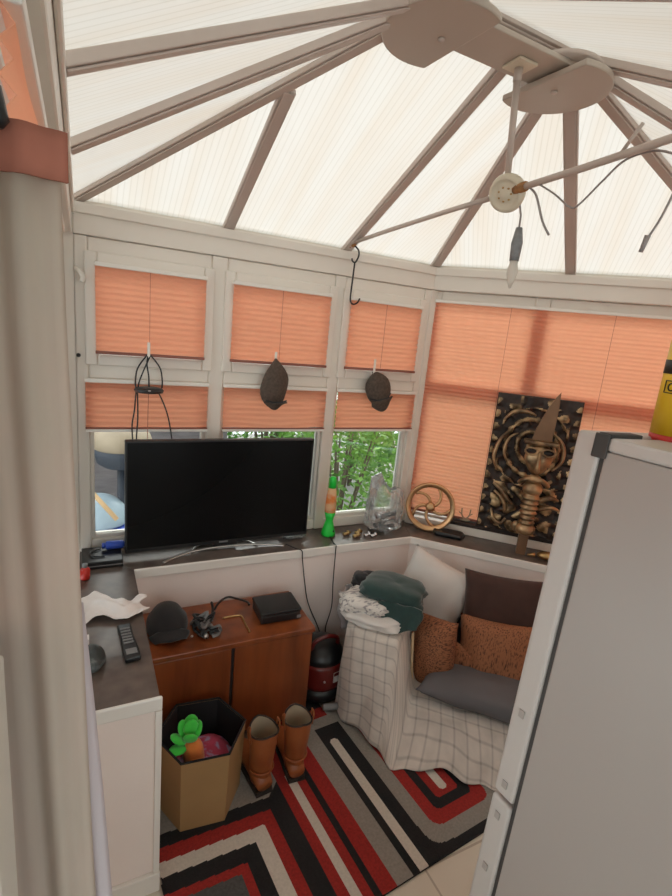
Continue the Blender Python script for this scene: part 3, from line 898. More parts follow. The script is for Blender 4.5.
for i, (x, y) in enumerate(((1.23, -.150), (1.27, -.185), (1.30, -.150), (1.335, -.19), (1.365, -.205))):
    m = MB(); r = .010
    m.tube([(x-.022, y, LT+r+.001), (x+.0, y+.006, LT+r+.001), (x+.02, y+.012, LT+r+.003)], [r, r*.7, r*.9], 8)
    m.lathe([(.013, -.004), (.013, .004)], (x+.006, y+.008, LT+.014), 10, Matrix.Rotation(PI/2, 4, 'Y'))
    tag(m.build('brass_fitting', M['brass'] if i < 3 else M['chrome']), 'small brass fitting lying loose on the ledge by the plastic bag' if i < 3 else 'small chrome fitting lying at the foot of the plastic bag', 'fitting', 'loose brass fittings' if i < 3 else 'loose chrome fittings')

# ------------------------------------------------------------------ bronze wheel with curved spokes
wc = Vector((1.722, -.185, LT+.137))
wh = thing('spoked_wheel', 'bronze flywheel with curved spokes leaning on the ledge corner', 'wheel', (wc.x, wc.y, LT))
nrm = Vector((-.62, -.76, .16)).normalized()
WR = nrm.to_track_quat('Z', 'Y').to_matrix().to_4x4(); WR.translation = wc
m = MB(WR)
m.lathe([(.112, -.018), (.133, -.018), (.136, -.012), (.136, .012), (.133, .018), (.124, .018), (.118, .010), (.110, .010), (.108, -.014), (.112, -.018)], n=48, caps=False)
m.build('rim', M['bronze'], wh)
MB(WR).lathe([(.012, -.016), (.026, -.014), (.026, .012), (.020, .020), (.008, .022)], n=24).build('hub', M['bronze'], wh)
for k in range(5):
    a0 = 2*PI*k/5+.4
    pts = []
    for i in range(8):
        t = i/7
        r = .022+.090*t; a = a0+.85*t**1.3
        pts.append((r*math.cos(a), r*math.sin(a), .002))
    MB(WR).tube(pts, [.010-.004*i/7+.004*(i/7)**4 for i in range(8)], 8, flat=.8).build('spoke', M['bronze'], wh)

# black case, antler ornament, plank, carved panel, totem
m = MB(FF); m.prism([(.22, .08), (.36, .08), (.38, .12), (.36, .165), (.22, .165), (.20, .12)], LT+.001, LT+.030)
tag(m.build('black_case', M['black'], bevel=.012, seg=3), 'low black case on the ledge between wheel and carved panel', 'case')
m = MB(FF); m.box(.26, 1.0, -.0, .060, .7395, .762)
pl_ = tag(m.build('wooden_plank', M['carvedark'], bevel=.003), 'narrow dark wooden plank under the carved panel, below the big blind', 'plank')
an = thing('antler_ornament', 'tiny pale antlered ornament standing left of the carved panel', 'ornament', tuple(FP(.36, .03, .762)))
MB(FF).ell((.36, .035, .772), (.030, .012, .009), 14).build('body', M['barrel'], an)
for sx in (-1, 1):
    MB(FF).tube(curve_pts([(.36+sx*.005, .035, .778), (.36+sx*.020, .035, .80), (.36+sx*.024, .035, .835)]), [.004]*13, 6).build('antler', M['barrel'], an)
    MB(FF).tube([(.36+sx*.019, .035, .80), (.36+sx*.036, .035, .812)], .003, 6).build('antler', M['barrel'], an)

cp = thing('relief_carving', 'large dark gilded carved relief panel leaning on the big blind', 'panel', tuple(FP(.63, .05, .762)))
PW, PH = .415, .735
lean = Matrix.Translation((.425, .062, .7635)) @ Matrix.Rotation(math.radians(2.6), 4, 'X')
PF = FF @ lean
MB(PF).box(0, PW, -.016, .004, 0, PH).build('backboard', M['carvedark'], cp, bevel=.003)
def relief(u, v):
    x = u*PW; zz = v*PH
    cx, cz = .205, .47
    r = math.hypot((x-cx)*1.15, zz-cz); a = math.atan2(zz-cz, x-cx)
    h = .010
    if r < .21:
        h += .013*max(0, math.sin(r*95+.5*math.sin(a*2)))+.004*math.sin(a*18)*(r > .12)
    edge = min(u, 1-u)*PW
    if edge < .045 or v > .93:
        s_ = zz*95 if edge < .045 else x*85
        h = .007+.014*abs(math.sin(s_*.5))*(.5+.5*math.cos(edge/.045*2))
    elif zz < .27:
        h += .016*abs(math.sin(x*38+math.sin(zz*30)*1.6))*abs(math.cos(zz*34+x*12))
    elif r >= .21:
        h += .012*abs(math.sin(x*30+zz*26))*abs(math.cos(zz*40-x*20))
    h += .004*noise.noise(Vector((x*40, zz*40, 0)))
    if edge < .003 or v < .004 or v > .996: h = .0045
    return (x, max(.0045, h), zz)
m = MB(PF); m.grid(relief, 90, 150)
for q_ in range(len(m.f)):
    i_, j_ = divmod(q_, 150)
    m.mi[q_] = 1 if relief((i_+.5)/90, (j_+.5)/150)[1] > .0165 else 0
m.build('relief', [M['carvedark'], M['carve']], cp)
# big gilded curls standing proud of the panel
for k, (pts, r) in enumerate((
    ([(.05, .03, .60), (.09, .036, .645), (.15, .038, .655), (.20, .034, .64)], .012),
    ([(.06, .03, .33), (.03, .036, .40), (.05, .036, .50), (.10, .034, .56)], .010),
    ([(.10, .032, .38), (.075, .038, .44), (.09, .038, .51), (.13, .034, .54)], .008),
    ([(.30, .030, .56), (.35, .036, .51), (.36, .036, .43), (.32, .034, .37)], .010),
    ([(.28, .032, .53), (.315, .038, .48), (.315, .038, .43), (.285, .034, .39)], .008),
    ([(.05, .03, .26), (.09, .040, .235), (.13, .042, .19), (.16, .036, .16)], .014),
    ([(.06, .03, .22), (.10, .038, .19), (.125, .040, .15), (.13, .034, .11)], .012),
    ([(.24, .034, .19), (.29, .042, .21), (.34, .040, .23), (.38, .032, .22)], .014),
    ([(.25, .034, .15), (.30, .042, .165), (.35, .040, .18), (.39, .030, .17)], .012),
    ([(.06, .03, .12), (.08, .040, .07), (.12, .040, .05), (.14, .034, .08)], .011))):
    cv = curve_pts(pts); n_ = len(cv)
    MB(PF).tube(cv, [r*(.45+.55*math.sin(PI*i/(n_-1))) for i in range(n_)], 8).build('scroll', M['totem'], cp)

tt = thing('carved_totem', 'bronze-brown masked totem with an upright blade, standing before the carved panel', 'statue', tuple(FP(.665, .155, LT)))
TF = FF @ Matrix.Translation((.665, .155, LT))
MB(TF).box(-.024, .024, -.02, .02, .001, .11).build('base', M['blade'], tt, bevel=.004)
m = MB(TF); m.lathe([(.028, .1105), (.048, .125), (.050, .15), (.036, .17)], n=20); m.ell((-.046, 0, .145), (.022, .014, .03), 10); m.build('foot_guard', M['totem'], tt)
prof = []
for i in range(25):
    zz = .1705+.16*i/24
    prof.append((.036+.006*math.sin(i*2*PI/4)+.006*i/24, zz))
MB(TF).lathe(prof, n=22).build('ringed_body', M['totem'], tt)
MB(TF).lathe([(.034, .331), (.046, .34), (.050, .365), (.038, .385), (.030, .392)], n=22).build('neck', M['totem'], tt)
m = MB(TF)
for sx in (-1, 1):
    m.tube(curve_pts([(0, .026, .40), (sx*.028, .034, .412), (sx*.055, .022, .396), (sx*.068, .008, .380)]), [.012]*19, 8)
m.ell((0, .02, .412), (.034, .024, .022), 14); m.build('mouth', M['totem'], tt)
m = MB(TF); m.ell((0, 0, .51), (.068, .036, .085), 24, fn=lambda p: Vector((p.x*(1-.35*max(0, -p.z/.085)), p.y, p.z))); m.build('face', M['totem'], tt)
MB(TF).tube([(0, .030, .555), (0, .043, .50), (0, .046, .458), (0, .034, .445)], [.008, .011, .014, .008], 8).build('nose', M['totem'], tt)
MB(TF).box(-.082, .082, -.03, .042, .585, .605).build('brow', M['totem'], tt, bevel=.008, seg=3)
for sx in (-1, 1):
    ring = [(sx*.040+.030*math.cos(2*PI*i/16), .036-.10*abs(.03*math.cos(2*PI*i/16)), .553+.018*math.sin(2*PI*i/16)) for i in range(16)]
    MB(TF).tube(ring, .0055, 6, closed=True).build('eye_rim', M['totem'], tt)
    MB(TF).ell((sx*.040, .027, .553), (.025, .008, .013), 12).build('eye', M['dark'], tt)
MB(TF).prism([(0, 0)]*3, 0, 0) if False else None
bl = MB(TF)
outl = [(-.046, .606), (.046, .606), (.048, .66), (.050, .72), (.050, .78), (.046, .852), (.028, .825), (.004, .775), (-.020, .71), (-.036, .66)]
vs = [(x, -.004, z_) for x, z_ in outl]+[(x, .004, z_) for x, z_ in outl]
n_ = len(outl)
bl.add(vs, [tuple(range(n_)), tuple(range(2*n_-1, n_-1, -1))]+[(i, (i+1) % n_, n_+(i+1) % n_, n_+i) for i in range(n_)])
bl.build('blade', M['blade'], tt, bevel=.0015)
m = MB(FF); m.ell((.79, .17, LT+.022), (.050, .030, .021), 18, fn=lambda p: Vector((p.x*(1+.15*math.sin(p.x*60)), p.y, p.z)))
m.tube([(.735, .175, LT+.018), (.70, .18, LT+.012)], [.012, .005], 8)
tag(m.build('gold_ornament', M['brass']), 'small gold ornament lying at the foot of the totem', 'ornament')

# ------------------------------------------------------------------ cabinet with things on it
RUG = .012
cx0, cx1, cy0, cy1, ch = .206, .868, -.575, -.262, .490
cab = thing('wooden_cabinet', 'low reddish-brown two-door wooden cabinet under the television ledge', 'cabinet', (.537, -.42, 0))
MB().box(cx0, cx1, cy0+.02, cy1, .05, ch-.022).build('carcass', M['woodcab'], cab, bevel=.002)
MB().box(cx0-.002, cx1+.006, cy0-.006, cy1+.002, ch-.0215, ch).build('top', M['woodcab'], cab, bevel=.003)
MB().box(cx0+.01, cx1-.01, cy0+.04, cy1, .013, .0495).build('plinth', M['dark'], cab)
MB().box(cx0+.003, .513, cy0, cy0+.0195, .055, ch-.026).build('door', M['woodcab'], cab, bevel=.002)
MB().box(.527, cx1-.003, cy0, cy0+.0195, .055, ch-.026).build('door', M['woodcab'], cab, bevel=.002)
MB().box(.5135, .5265, cy0+.008, cy0+.0195, .055, ch-.026).build('door_gap', M['dark'], cab)

hat = thing('peaked_cap', 'black peaked cap resting on the left end of the wooden cabinet', 'cap', (.295, -.44, ch))
m = MB(); m.ell((.292, -.40, ch+.02), (.072, .085, .098), 26, fn=lambda p: Vector((p.x*(1+.12*(p.z < .05)), p.y, max(-.018, p.z if p.z < .07 else .07+(p.z-.07)*.6))))
m.build('crown', M['blackcloth'], hat)
m = MB(); m.grid(lambda u, v: (.292+(u-.5)*.15*(1-.25*v*v), -.468-.065*v*math.cos((u-.5)*2.2), ch+.042-.014*v-.024*abs(2*u-1)**2), 16, 6); m.build('peak', M['blackcloth'], hat, solid=.006)
MB().ell((.372, -.50, ch+.012), (.006, .005, .005), 8).build('stud', M['silver'], hat)
tg = thing('strap_tangle', 'tangle of dark straps with grey buckles beside the black peaked cap', 'straps', (.43, -.46, ch))
for i in range(10):
    r3 = random.Random(i)
    P = [(.385+r3.random()*.095, -.54+r3.random()*.15, ch+.008+r3.random()*.03) for _ in range(4)]
    P[1] = (P[1][0], P[1][1], ch+.03+.05*r3.random()); P = [(x, y, max(z_, ch+.012)) for x, y, z_ in P]
    MB().tube(curve_pts(P), .009, 6, flat=.5).build('strap', M['blackcloth'] if i % 3 else M['greyplastic'], tg)
MB().tube(curve_pts([(.46, -.43, ch+.02), (.475, -.40, ch+.05), (.47, -.39, ch+.085)]), [.006]*12+[.002], 6).build('strap', M['black'], tg)
MB().ell((.42, -.52, ch+.016), (.014, .012, .012), 10).build('buckle', M['silver'], tg)
MB().ell((.45, -.50, ch+.02), (.012, .016, .016), 10).build('buckle', M['greenish'], tg)
bx = thing('black_wallet_case', 'black leather box on the right end of the wooden cabinet', 'box', (.75, -.43, ch))
XF = Matrix.Translation((.748, -.43, ch)) @ Matrix.Rotation(math.radians(-2), 4, 'Z')
MB(XF).box(-.088, .088, -.070, .070, .001, .040).build('case', M['black'], bx, bevel=.006, seg=3)
MB(XF).box(-.092, .092, -.073, .073, .0405, .056).build('lid', M['black'], bx, bevel=.006, seg=3)
MB(XF).box(.070, .0895, -.0745, -.0732, .012, .026).build('stud', M['greyplastic'], bx)
m = MB(); m.tube(curve_pts([(.50, -.33, ch+.006), (.52, -.325, ch+.035), (.56, -.31, ch+.045), (.60, -.305, ch+.03), (.65, -.31, ch+.008), (.655, -.335, ch+.005)]), .005, 6)
tag(m.build('black_lead', M['black']), 'black lead arching over the back of the wooden cabinet', 'cable')
m = MB(); m.tube(curve_pts([(.52, -.40, ch+.004), (.58, -.40, ch+.004), (.598, -.41, ch+.004), (.598, -.45, ch+.004), (.598, -.53, ch+.004)], 8), .004, 6)
tag(m.build('bent_wire', M['brass']), 'thin bent brass wire lying on the middle of the cabinet top', 'wire')

# ------------------------------------------------------------------ hexagonal bin with plush carrot
hx = thing('hexagonal_bin', 'brown six-sided bin with black inside, standing before the cabinet', 'bin', (.362, -.742, RUG))
def hexp(r, rot=math.radians(-6)):
    return [(.362+r*math.cos(rot+PI/3*i), -.760+r*math.sin(rot+PI/3*i)) for i in range(6)]
BH = .285
def hexwall(mb, r0a, r1a, r0b, r1b, z0, z1):
    o0 = hexp(r0a); o1 = hexp(r0b); n0 = hexp(r1a); n1 = hexp(r1b)
    vs = [(*p, z0) for p in o0]+[(*p, z1) for p in o1]+[(*p, z0) for p in n0]+[(*p, z1) for p in n1]
    fs = []
    for i in range(6):
        j = (i+1) % 6
        fs += [(i, j, 6+j, 6+i), (12+j, 12+i, 18+i, 18+j), (6+i, 6+j, 18+j, 18+i), (j, i, 12+i, 12+j)]
    mb.add(vs, fs)
m = MB(); hexwall(m, .150, .144, .158, .154, RUG+.001, RUG+BH); m.build('outer_wall', M['card'], hx)
m = MB(); hexwall(m, .1435, .140, .1535, .150, RUG+.001, RUG+BH-.0005); m.prism(hexp(.140), RUG+.001, RUG+.006); m.build('lining', M['lining'], hx)
m = MB(); hexwall(m, .1605, .1535, .1605, .1535, RUG+BH+.0005, RUG+BH+.005); m.build('rim', M['lining'], hx)
pk_ = MB(); pk_.ell((.362, -.768, RUG+.130), (.124, .112, .085), 28, fn=lambda p: p*(1+.12*noise.noise(p*22)))
tag(pk_.build('printed_cloth', M['pink']), 'crumpled pink printed cloth inside the six-sided bin', 'cloth')
cr = thing('plush_carrot', 'orange plush carrot with green leaves sitting in the six-sided bin', 'toy', (.345, -.80, RUG+.18))
ctop = Vector((.318, -.790, RUG+.285)); cbot = Vector((.338, -.825, RUG+.160))
pts = [ctop.lerp(cbot, i/8) for i in range(9)]
MB().tube(pts, [.014, .031, .037, .037, .036, .034, .030, .024, .010], 14).build('root', M['carrot'], cr)
for i, (dx, dy, dz) in enumerate(((-.042, .0, .010), (-.020, .02, .028), (.006, .026, .036), (.022, .004, .028), (-.006, -.022, .022), (-.046, -.02, -.012), (.0, .0, .045))):
    c_ = ctop+Vector((dx, dy, dz))
    mx_ = Vector((dx, dy, dz+.02)).normalized().to_track_quat('Z', 'Y').to_matrix().to_4x4()
    MB().ell(c_, (.026, .010, .032), 14, mx_).build('leaf', M['leafplush'], cr)

# ------------------------------------------------------------------ boots
def boot(loc, rz, label):
    t = thing('tan_boot', label, 'boot', loc, rz, 'tan leather boots')
    T = Matrix.Translation(loc) @ Matrix.Rotation(rz, 4, 'Z')
    # local: toe towards +y, heel at y=-.03
    rings = [(.030, .036, .046, 0.0), (.06, .037, .048, .0), (.095, .039, .046, -.004), (.14, .044, .047, -.008), (.20, .050, .053, -.010), (.245, .052, .056, -.010), (.262, .053, .057, -.010)]
    m = MB(T); n = 24
    vs = []
    for z_, a, b, cy in rings:
        for j in range(n):
            th = 2*PI*j/n
            dip = -.012*abs(math.cos(th))*((z_ > .24)) + .008*abs(math.sin(th))*(z_ > .24)
            wr = .0022*math.sin(z_*160+th*2)*(z_ < .16)
            vs.append(((a+wr)*math.cos(th), cy+(b+wr)*math.sin(th), z_+dip))
    fs = [(i*n+j, i*n+(j+1) % n, (i+1)*n+(j+1) % n, (i+1)*n+j) for i in range(len(rings)-1) for j in range(n)]
    fs.append(tuple(range(n-1, -1, -1)))
    m.add(vs, fs, sm=True); sh = m.build('shaft', M['boot'], t)
    m = MB(T)
    sec = [(-.052, .030, .048), (-.02, .036, .070), (.03, .037, .078), (.07, .038, .066), (.11, .040, .050), (.15, .038, .042), (.18, .028, .034), (.198, .012, .026)]
    vs = []; k_ = 14
    for y, w_, h_ in sec:
        for j in range(k_):
            th = 2*PI*j/k_
            vs.append((w_*math.cos(th)*1.02, y, .018+max(0, h_*.5*(1+math.sin(th)))))
    fs = [(i*k_+j, i*k_+(j+1) % k_, (i+1)*k_+(j+1) % k_, (i+1)*k_+j) for i in range(len(sec)-1) for j in range(k_)]
    fs += [tuple(range(k_-1, -1, -1)), tuple(range((len(sec)-1)*k_, len(sec)*k_))]
    m.add(vs, fs, sm=True); m.build('foot', M['boot'], t)
    outl = []
    for y, w_, h_ in sec: outl.append((w_*1.06, y))
    for y, w_, h_ in reversed(sec): outl.append((-w_*1.06, y))
    MB(T).prism(outl, .010, .0178).build('sole', M['sole'], t, bevel=.001)
    MB(T).prism([(-.033, -.055), (.033, -.055), (.035, .01), (-.035, .01)], .001, .0098).build('heel', M['sole'], t)
    MB(T).prism([(-.036, .075), (.036, .075), (.037, .15), (-.037, .15)], .001, .0098).build('tread', M['sole'], t)
    # inside of the shaft
    m = MB(T); vs = []
    for z_, a, b, cy in reversed(rings[2:]):
        for j in range(n):
            th = 2*PI*j/n
            dip = -.012*abs(math.cos(th))*((z_ > .24)) + .008*abs(math.sin(th))*(z_ > .24)
            vs.append(((a-.004)*math.cos(th), cy+(b-.004)*math.sin(th), z_+dip-.0005))
    fs = [(i*n+j, i*n+(j+1) % n, (i+1)*n+(j+1) % n, (i+1)*n+j) for i in range(4) for j in range(n)]
    fs.append(tuple(range(4*n, 5*n)))
    m.add(vs, fs, sm=True); m.build('lining', M['bootin'], t)
    ring = [(.053*math.cos(2*PI*j/n), -.010+.057*math.sin(2*PI*j/n), .263-.012*abs(math.cos(2*PI*j/n))+.008*abs(math.sin(2*PI*j/n))) for j in range(n)]
    MB(T).tube(ring, .0035, 6, closed=True).build('top_binding', M['sole'], sh)
    for sx in (-1, 1):
        MB(T).tube(curve_pts([(sx*.055, -.020, .225), (sx*.060, -.018, .268), (sx*.056, -.010, .282), (sx*.060, .0, .268), (sx*.055, .002, .225)]), .006, 6, flat=.5).build('pull_strap', M['boot'], sh)
    MB(T).tube([(.046*math.cos(a), -.004+.050*math.sin(a), .095) for a in [PI*1.05+.1*i*PI for i in range(10)]], .004, 6).build('ankle_strap', M['boot'], sh)
    return t
boot((.580, -.800, RUG), math.radians(6), 'tan leather boot next to the six-sided bin, nearer of the pair')
boot((.722, -.792, RUG), math.radians(-4), 'tan leather boot further right, towards the rug centre')

# ------------------------------------------------------------------ vacuum cleaner
vc = thing('vacuum_cleaner', 'dark red and black tub vacuum cleaner between cabinet and sofa', 'vacuum cleaner', (1.0, -.405, 0))
o_ = (1.005, -.405, 0)
MB().lathe([(.115, .030), (.122, .05), (.122, .09)], o_, 28).build('bumper', M['black'], vc)
MB().lathe([(.116, .0905), (.120, .11), (.118, .20), (.112, .215)], o_, 28).build('tub', M['redvac'], vc)
MB().lathe([(.112, .2155), (.108, .24), (.085, .275), (.05, .29), (.02, .293)], o_, 28).build('motor_head', M['black'], vc)
MB().tube(curve_pts([(.935, -.44, .262), (.945, -.452, .318), (1.005, -.455, .338), (1.06, -.450, .318), (1.075, -.435, .262)]), .010, 8).build('handle', M['redvac'], vc)
m = MB(Matrix.Translation((1.0, -.405, 0)) @ Matrix.Rotation(math.radians(12), 4, 'Z')); m.box(-.005, .055, -.1245, -.121, .135, .185); m.build('sticker', M['label'], vc)
m = MB(Matrix.Translation((1.0, -.405, 0)) @ Matrix.Rotation(math.radians(12), 4, 'Z')); m.box(-.005, .055, -.1262, -.1247, .170, .185); m.build('sticker_band', M['redvac'], vc)
MB().ell((.975, -.526, .150), (.006, .006, .006), 8).build('catch', M['silver'], vc)
for a in (.6, 2.2, 3.9, 5.4):
    MB().lathe([(.018, -.012), (.018, .012)], (o_[0]+.09*math.cos(a), o_[1]+.09*math.sin(a), .019 if False else .0315), 12, Matrix.Rotation(PI/2, 4, 'Y') @ Matrix.Rotation(a, 4, 'X')).build('castor', M['black'], vc)
MB().tube(curve_pts([(1.06, -.50, .10), (1.10, -.53, .06), (1.09, -.555, .04), (1.03, -.56, .034), (.97, -.545, .034)]), .016, 10).build('hose', M['greyplastic'], vc)

# ------------------------------------------------------------------ rug
e1 = Vector((.085, -.996, 0)); e2 = Vector((.996, .085, 0))
def rugpat(a, b):
    # 0 red 1 black 2 grey 3 cream 4 charcoal
    if a > .83 or (a > .70 and b < .70):
        if b < .70 and a < .93:
            return 2 if b > .655 else 0 if b > .60 else 1
        if a <= .898:
            if b < .71: return 2
            if b < .785: return 1
            if .862 <= a: 
                # rounded top end of the cream bar
                return 3 if (b > .80 or (a-.88)**2+(b-.80)**2 < .018**2) else 1
            return 1
        Dx = max(abs(a-1.158)-.017, b-1.168)
        if abs(a-1.158) > .017 and b > 1.168: Dx = ((abs(a-1.158)-.017)**6+(b-1.168)**6)**(1/6)
        dr = math.hypot(max(0, abs(a-1.158)-.0), max(0, b-1.170)) if b > 1.17 else abs(a-1.158)
        if dr < .019: return 3
        if Dx < .040: return 0
        if Dx < .080: return 1
        if Dx < .130: return 0
        if Dx < .186: return 2
        if Dx < .262: return 1 if (b > .71 or a > 1.0) else 2
        if b > 1.36: return 1
        return 0
    if a > .575:
        if a < .612: return 0
        if a < .645: return 3 if b > .86 else 0
        if a < .682: return 0
        if a < .704: return 1
        if a < .766: return 0
        return 2
    sl = .10*(.55-a)
    d = min(.575-a, b-(.865-sl*.9))
    if d < .052: return 2 if (b-(.865-sl*.9)) < .052 and d == b-(.865-sl*.9) else 1
    if d < .066: return 1
    if b-(.865-sl*.9) < .100: return 1
    d = min(.575-a-.062, b-(.865-sl*.9)-.100)
    if d < .048: return 0
    if d < .052+.044: 
        return 3
    if d < .150: return 1
    if d < .178: return 0
    return 4
step = .0042
a0, a1, b0, b1 = .10, 1.42, .44, 1.385
na = int((a1-a0)/step); nb = int((b1-b0)/step)
m = MB()
vs = []
for i in range(na+1):
    for j in range(nb+1):
        a = a0+(a1-a0)*i/na; b = b0+(b1-b0)*j/nb
        if i in (0, na) or j in (0, nb): zz = .009
        else: zz = .011
        p = e2*a+e1*b
        vs.append((p.x, p.y, zz))
m.v = [Vector(p) for p in vs]; m.uvs = [(0, 0)]*len(vs)
for i in range(na):
    for j in range(nb):
        if vs[i*(nb+1)+j][0] < .192: continue
        m.f.append([i*(nb+1)+j, i*(nb+1)+j+1, (i+1)*(nb+1)+j+1, (i+1)*(nb+1)+j])
        m.mi.append(rugpat(a0+(i+.5)*(a1-a0)/na, b0+(j+.5)*(b1-b0)/nb)); m.smooth.append(False)
P4 = [e2*a+e1*b for a, b in ((.16, b0), (a1, b0), (a1, b1), (.08, b1))]
m.add([(p.x, p.y, .001) for p in P4]+[(p.x, p.y, .0089) for p in P4], [(0, 3, 2, 1), (0, 1, 5, 4), (1, 2, 6, 5), (2, 3, 7, 6), (3, 0, 4, 7)], mi=1)
rug = m.build('area_rug', [M['rugred'], M['rugblack'], M['ruggrey'], M['rugwhite'], M['rugdark']], weld=False, recalc=False)
tag(rug, 'red, black, grey and cream striped rug on the tiled floor', 'rug')

# ------------------------------------------------------------------ sofa
sf = thing('sofa', 'low sofa set across the corner, almost hidden under a checked throw', 'sofa', tuple(FP(.6, .6, 0)))
MB(FF).box(.24, 1.22, .30, .85, .04, .11).build('base', M['sofa'], sf, bevel=.02, seg=3)
MB(FF).box(.243, 1.215, .395, .845, .111, .160).build('seat_cushion', M['grey'], sf, bevel=.02, seg=3)
MB(FF).prism([(-.02, .40), (-.02, .83), (.19, .83), (.19, .30), (.09, .30)], .04, .425).build('arm', M['sofa'], sf, bevel=.03, seg=3)
MB(FF).box(.24, 1.22, .262, .392, .04, .50).build('backrest', M['sofa'], sf, bevel=.025, seg=3)
for u, o in ((.28, .36), (.28, .80), (1.18, .36), (1.18, .80)):
    MB(FF).box(u-.025, u+.025, o-.025, o+.025, .013, .0395).build('leg', M['dark'], sf)

def smooth(t): 
    t = max(0, min(1, t)); return t*t*(3-2*t)
def throw(s_, t):
    u = -.055+1.22*s_
    k = smooth((u-.180)/.10)                 # arm -> seat
    top = .448*(1-k)+.185*k
    back = .52*(1-k)+.66*k
    front = .855+.012*math.sin(u*6)
    if u < .0: front -= .03*smooth(-u/.045)
    d1 = front-.03-back; d2 = .06; d3 = top-.03
    L = d1+d2+d3; p = t*L
    if p < d1: off = back+p; z_ = top+.004*math.sin(u*30+p*20)*(p > .02)
    elif p < d1+d2:
        a = (p-d1)/d2*PI/2
        off = front-.03+.03*math.sin(a); z_ = top-.03+.03*math.cos(a)
    else:
        q = (p-d1-d2)/d3
        off = front+(.045+.115*smooth((u+.05)/.28))*q**1.2+(.015*math.sin(u*24+.8)+.012*math.sin(u*47+q*2)+.020*math.sin(u*11-q*1.5))*q
        off += .015*math.sin((u*9+q*4))*math.sin(q*PI)
        z_ = (top-.03)*(1-q)+.020*q+.012*q*math.sin(u*17)
        u += .018*q*math.sin(u*14)
    return tuple(Vector((u, max(off, .3), max(z_, .0165)))) , L
def throw_fn(s_, t):
    return throw(s_, t)[0]
m = MB(FF)
vs = []; uv = []; nu, nv = 110, 60
for i in range(nu+1):
    for j in range(nv+1):
        s_ = i/nu; t = j/nv
        p, L = throw(s_, t)
        vs.append(p); uv.append((1.21*s_+.015*math.sin(t*5), t*L))
m.add(vs, [(i*(nv+1)+j, (i+1)*(nv+1)+j, (i+1)*(nv+1)+j+1, i*(nv+1)+j+1) for i in range(nu) for j in range(nv)], uv=uv, sm=True)
tag(m.build('checked_throw', M['throw'], solid=.004), 'pale checked throw draped over the sofa arm and down its front', 'throw')

def pillow(name, label, w, h, th, M4, mt, group=None, ex=2.6, pinch=.08, piping=None, wob=.012):
    m = MB(M4)
    n = 26
    def surf(sgn):
        def fn(a, b):
            x = 2*a-1; y = 2*b-1
            pr = 1-pinch*(1-abs(x)**2)*abs(y)**3; pc = 1-pinch*(1-abs(y)**2)*abs(x)**3
            T_ = ((1-abs(x)**ex)*(1-abs(y)**ex))**.5
            nz = wob*noise.noise(Vector((x*2.2+w*9, y*2.2, sgn)))
            return (x*w/2*pc, sgn*th/2*T_+nz*T_, y*h/2*pr)
        return fn
    m.grid(surf(1), n, n); m.grid(surf(-1), n, n)
    if piping is None:
        o = m.build(name, mt)
        # origin at the pillow's base is set by build()
        return tag(o, label, 'cushion', group)
def PM(u, off, z, lean=0, roll=0, yaw=0, F_=FF):
    """cushion frame: local y faces the room, lean tips the top backwards, roll turns it in its own plane"""
    return F_ @ Matrix.Translation((u, off, z)) @ Matrix.Rotation(math.radians(yaw), 4, 'Z') @ Matrix.Rotation(math.radians(lean), 4, 'X') @ Matrix.Rotation(math.radians(roll), 4, 'Y')
pillow('cushion', 'large off-white cushion standing tilted in the sofa corner', .37, .37, .13, PM(.270, .415, .480, 12, 20, -4), M['whitecush'])
pillow('cushion', 'plain dark brown velvet cushion against the sofa back', .37, .31, .12, PM(.60, .452, .520, 10, -3), M['brown'])
pillow('cushion', 'rust striped cushion leaning in front of the dark brown one', .34, .31, .13, PM(.60, .575, .345, 14, -3), M['stripe2'])
pillow('cushion', 'rust striped cushion with cream edge, upright against the sofa arm', .215, .36, .17, PM(.330, .66, .318, 4, -5, 18), M['stripe'], ex=2.2)
pillow('cushion', 'grey flat cushion lying along the front of the sofa seat', .66, .34, .13, PM(.62, .715, .238, -80, 0), M['grey'])
pillow('cushion', 'small rust cushion corner poking out behind the upright striped one', .13, .11, .07, PM(.455, .61, .30, 10, 20), M['stripe2'])
ed = MB(FF); ed.tube(curve_pts([(.262, .735, .19), (.250, .738, .27), (.240, .735, .36), (.232, .725, .43)]), .009, 8, flat=.7)
tag(ed.build('cream_braid', M['cream']), 'cream braid strip standing between sofa arm and upright rust cushion', 'braid')

# clothes on the sofa arm
def cloth_lump(name, label, mt, F_, c, r, seed, amp=.22, fl=None, sq=1.0, cat='clothes'):
    def fn(p):
        q = Vector((p.x/r[0], p.y/r[1], p.z/r[2]))
        n1 = noise.noise(q*1.5+Vector((seed, 0, 0))); n2 = noise.noise(q*3.4+Vector((0, seed, 0)))
        s_ = 1+amp*n1+amp*.45*n2
        s_ /= (abs(q.x)**4+abs(q.y)**4+abs(q.z)**4)**.25 if sq else 1
        ridge = 1-.06*abs(math.sin(q.z*7+n1*4))
        p2 = Vector((p.x*s_*ridge, p.y*s_*ridge, p.z*s_))
        if fl is not None: p2.z = max(p2.z, fl)
        return p2
    m = MB(F_); m.ell(c, r, 44, fn=fn)
    return tag(m.build(name, mt), label, cat)
cloth_lump('folded_jumper', 'grey-white folded jumper at the bottom of the clothes pile', M['whitecush'], FF, (.055, .755, .478), (.135, .085, .030), 2, .28, -.026)
cloth_lump('striped_shirt', 'white and grey striped shirt crumpled under the green fleece', M['shirt'], FF, (-.005, .735, .522), (.110, .085, .040), 5, .32)
cloth_lump('green_fleece', 'dark bottle-green folded fleece on top of the clothes pile', M['green'], FF, (.105, .655, .575), (.150, .115, .050), 9, .20)
sl = MB(FF)
sl.grid(lambda a, b: (.06+.20*a+.01*math.sin(b*5), .765+.022*b+.006*math.sin(a*14), .575-.135*b*(1-.35*abs(a-.5)*2)), 16, 12)
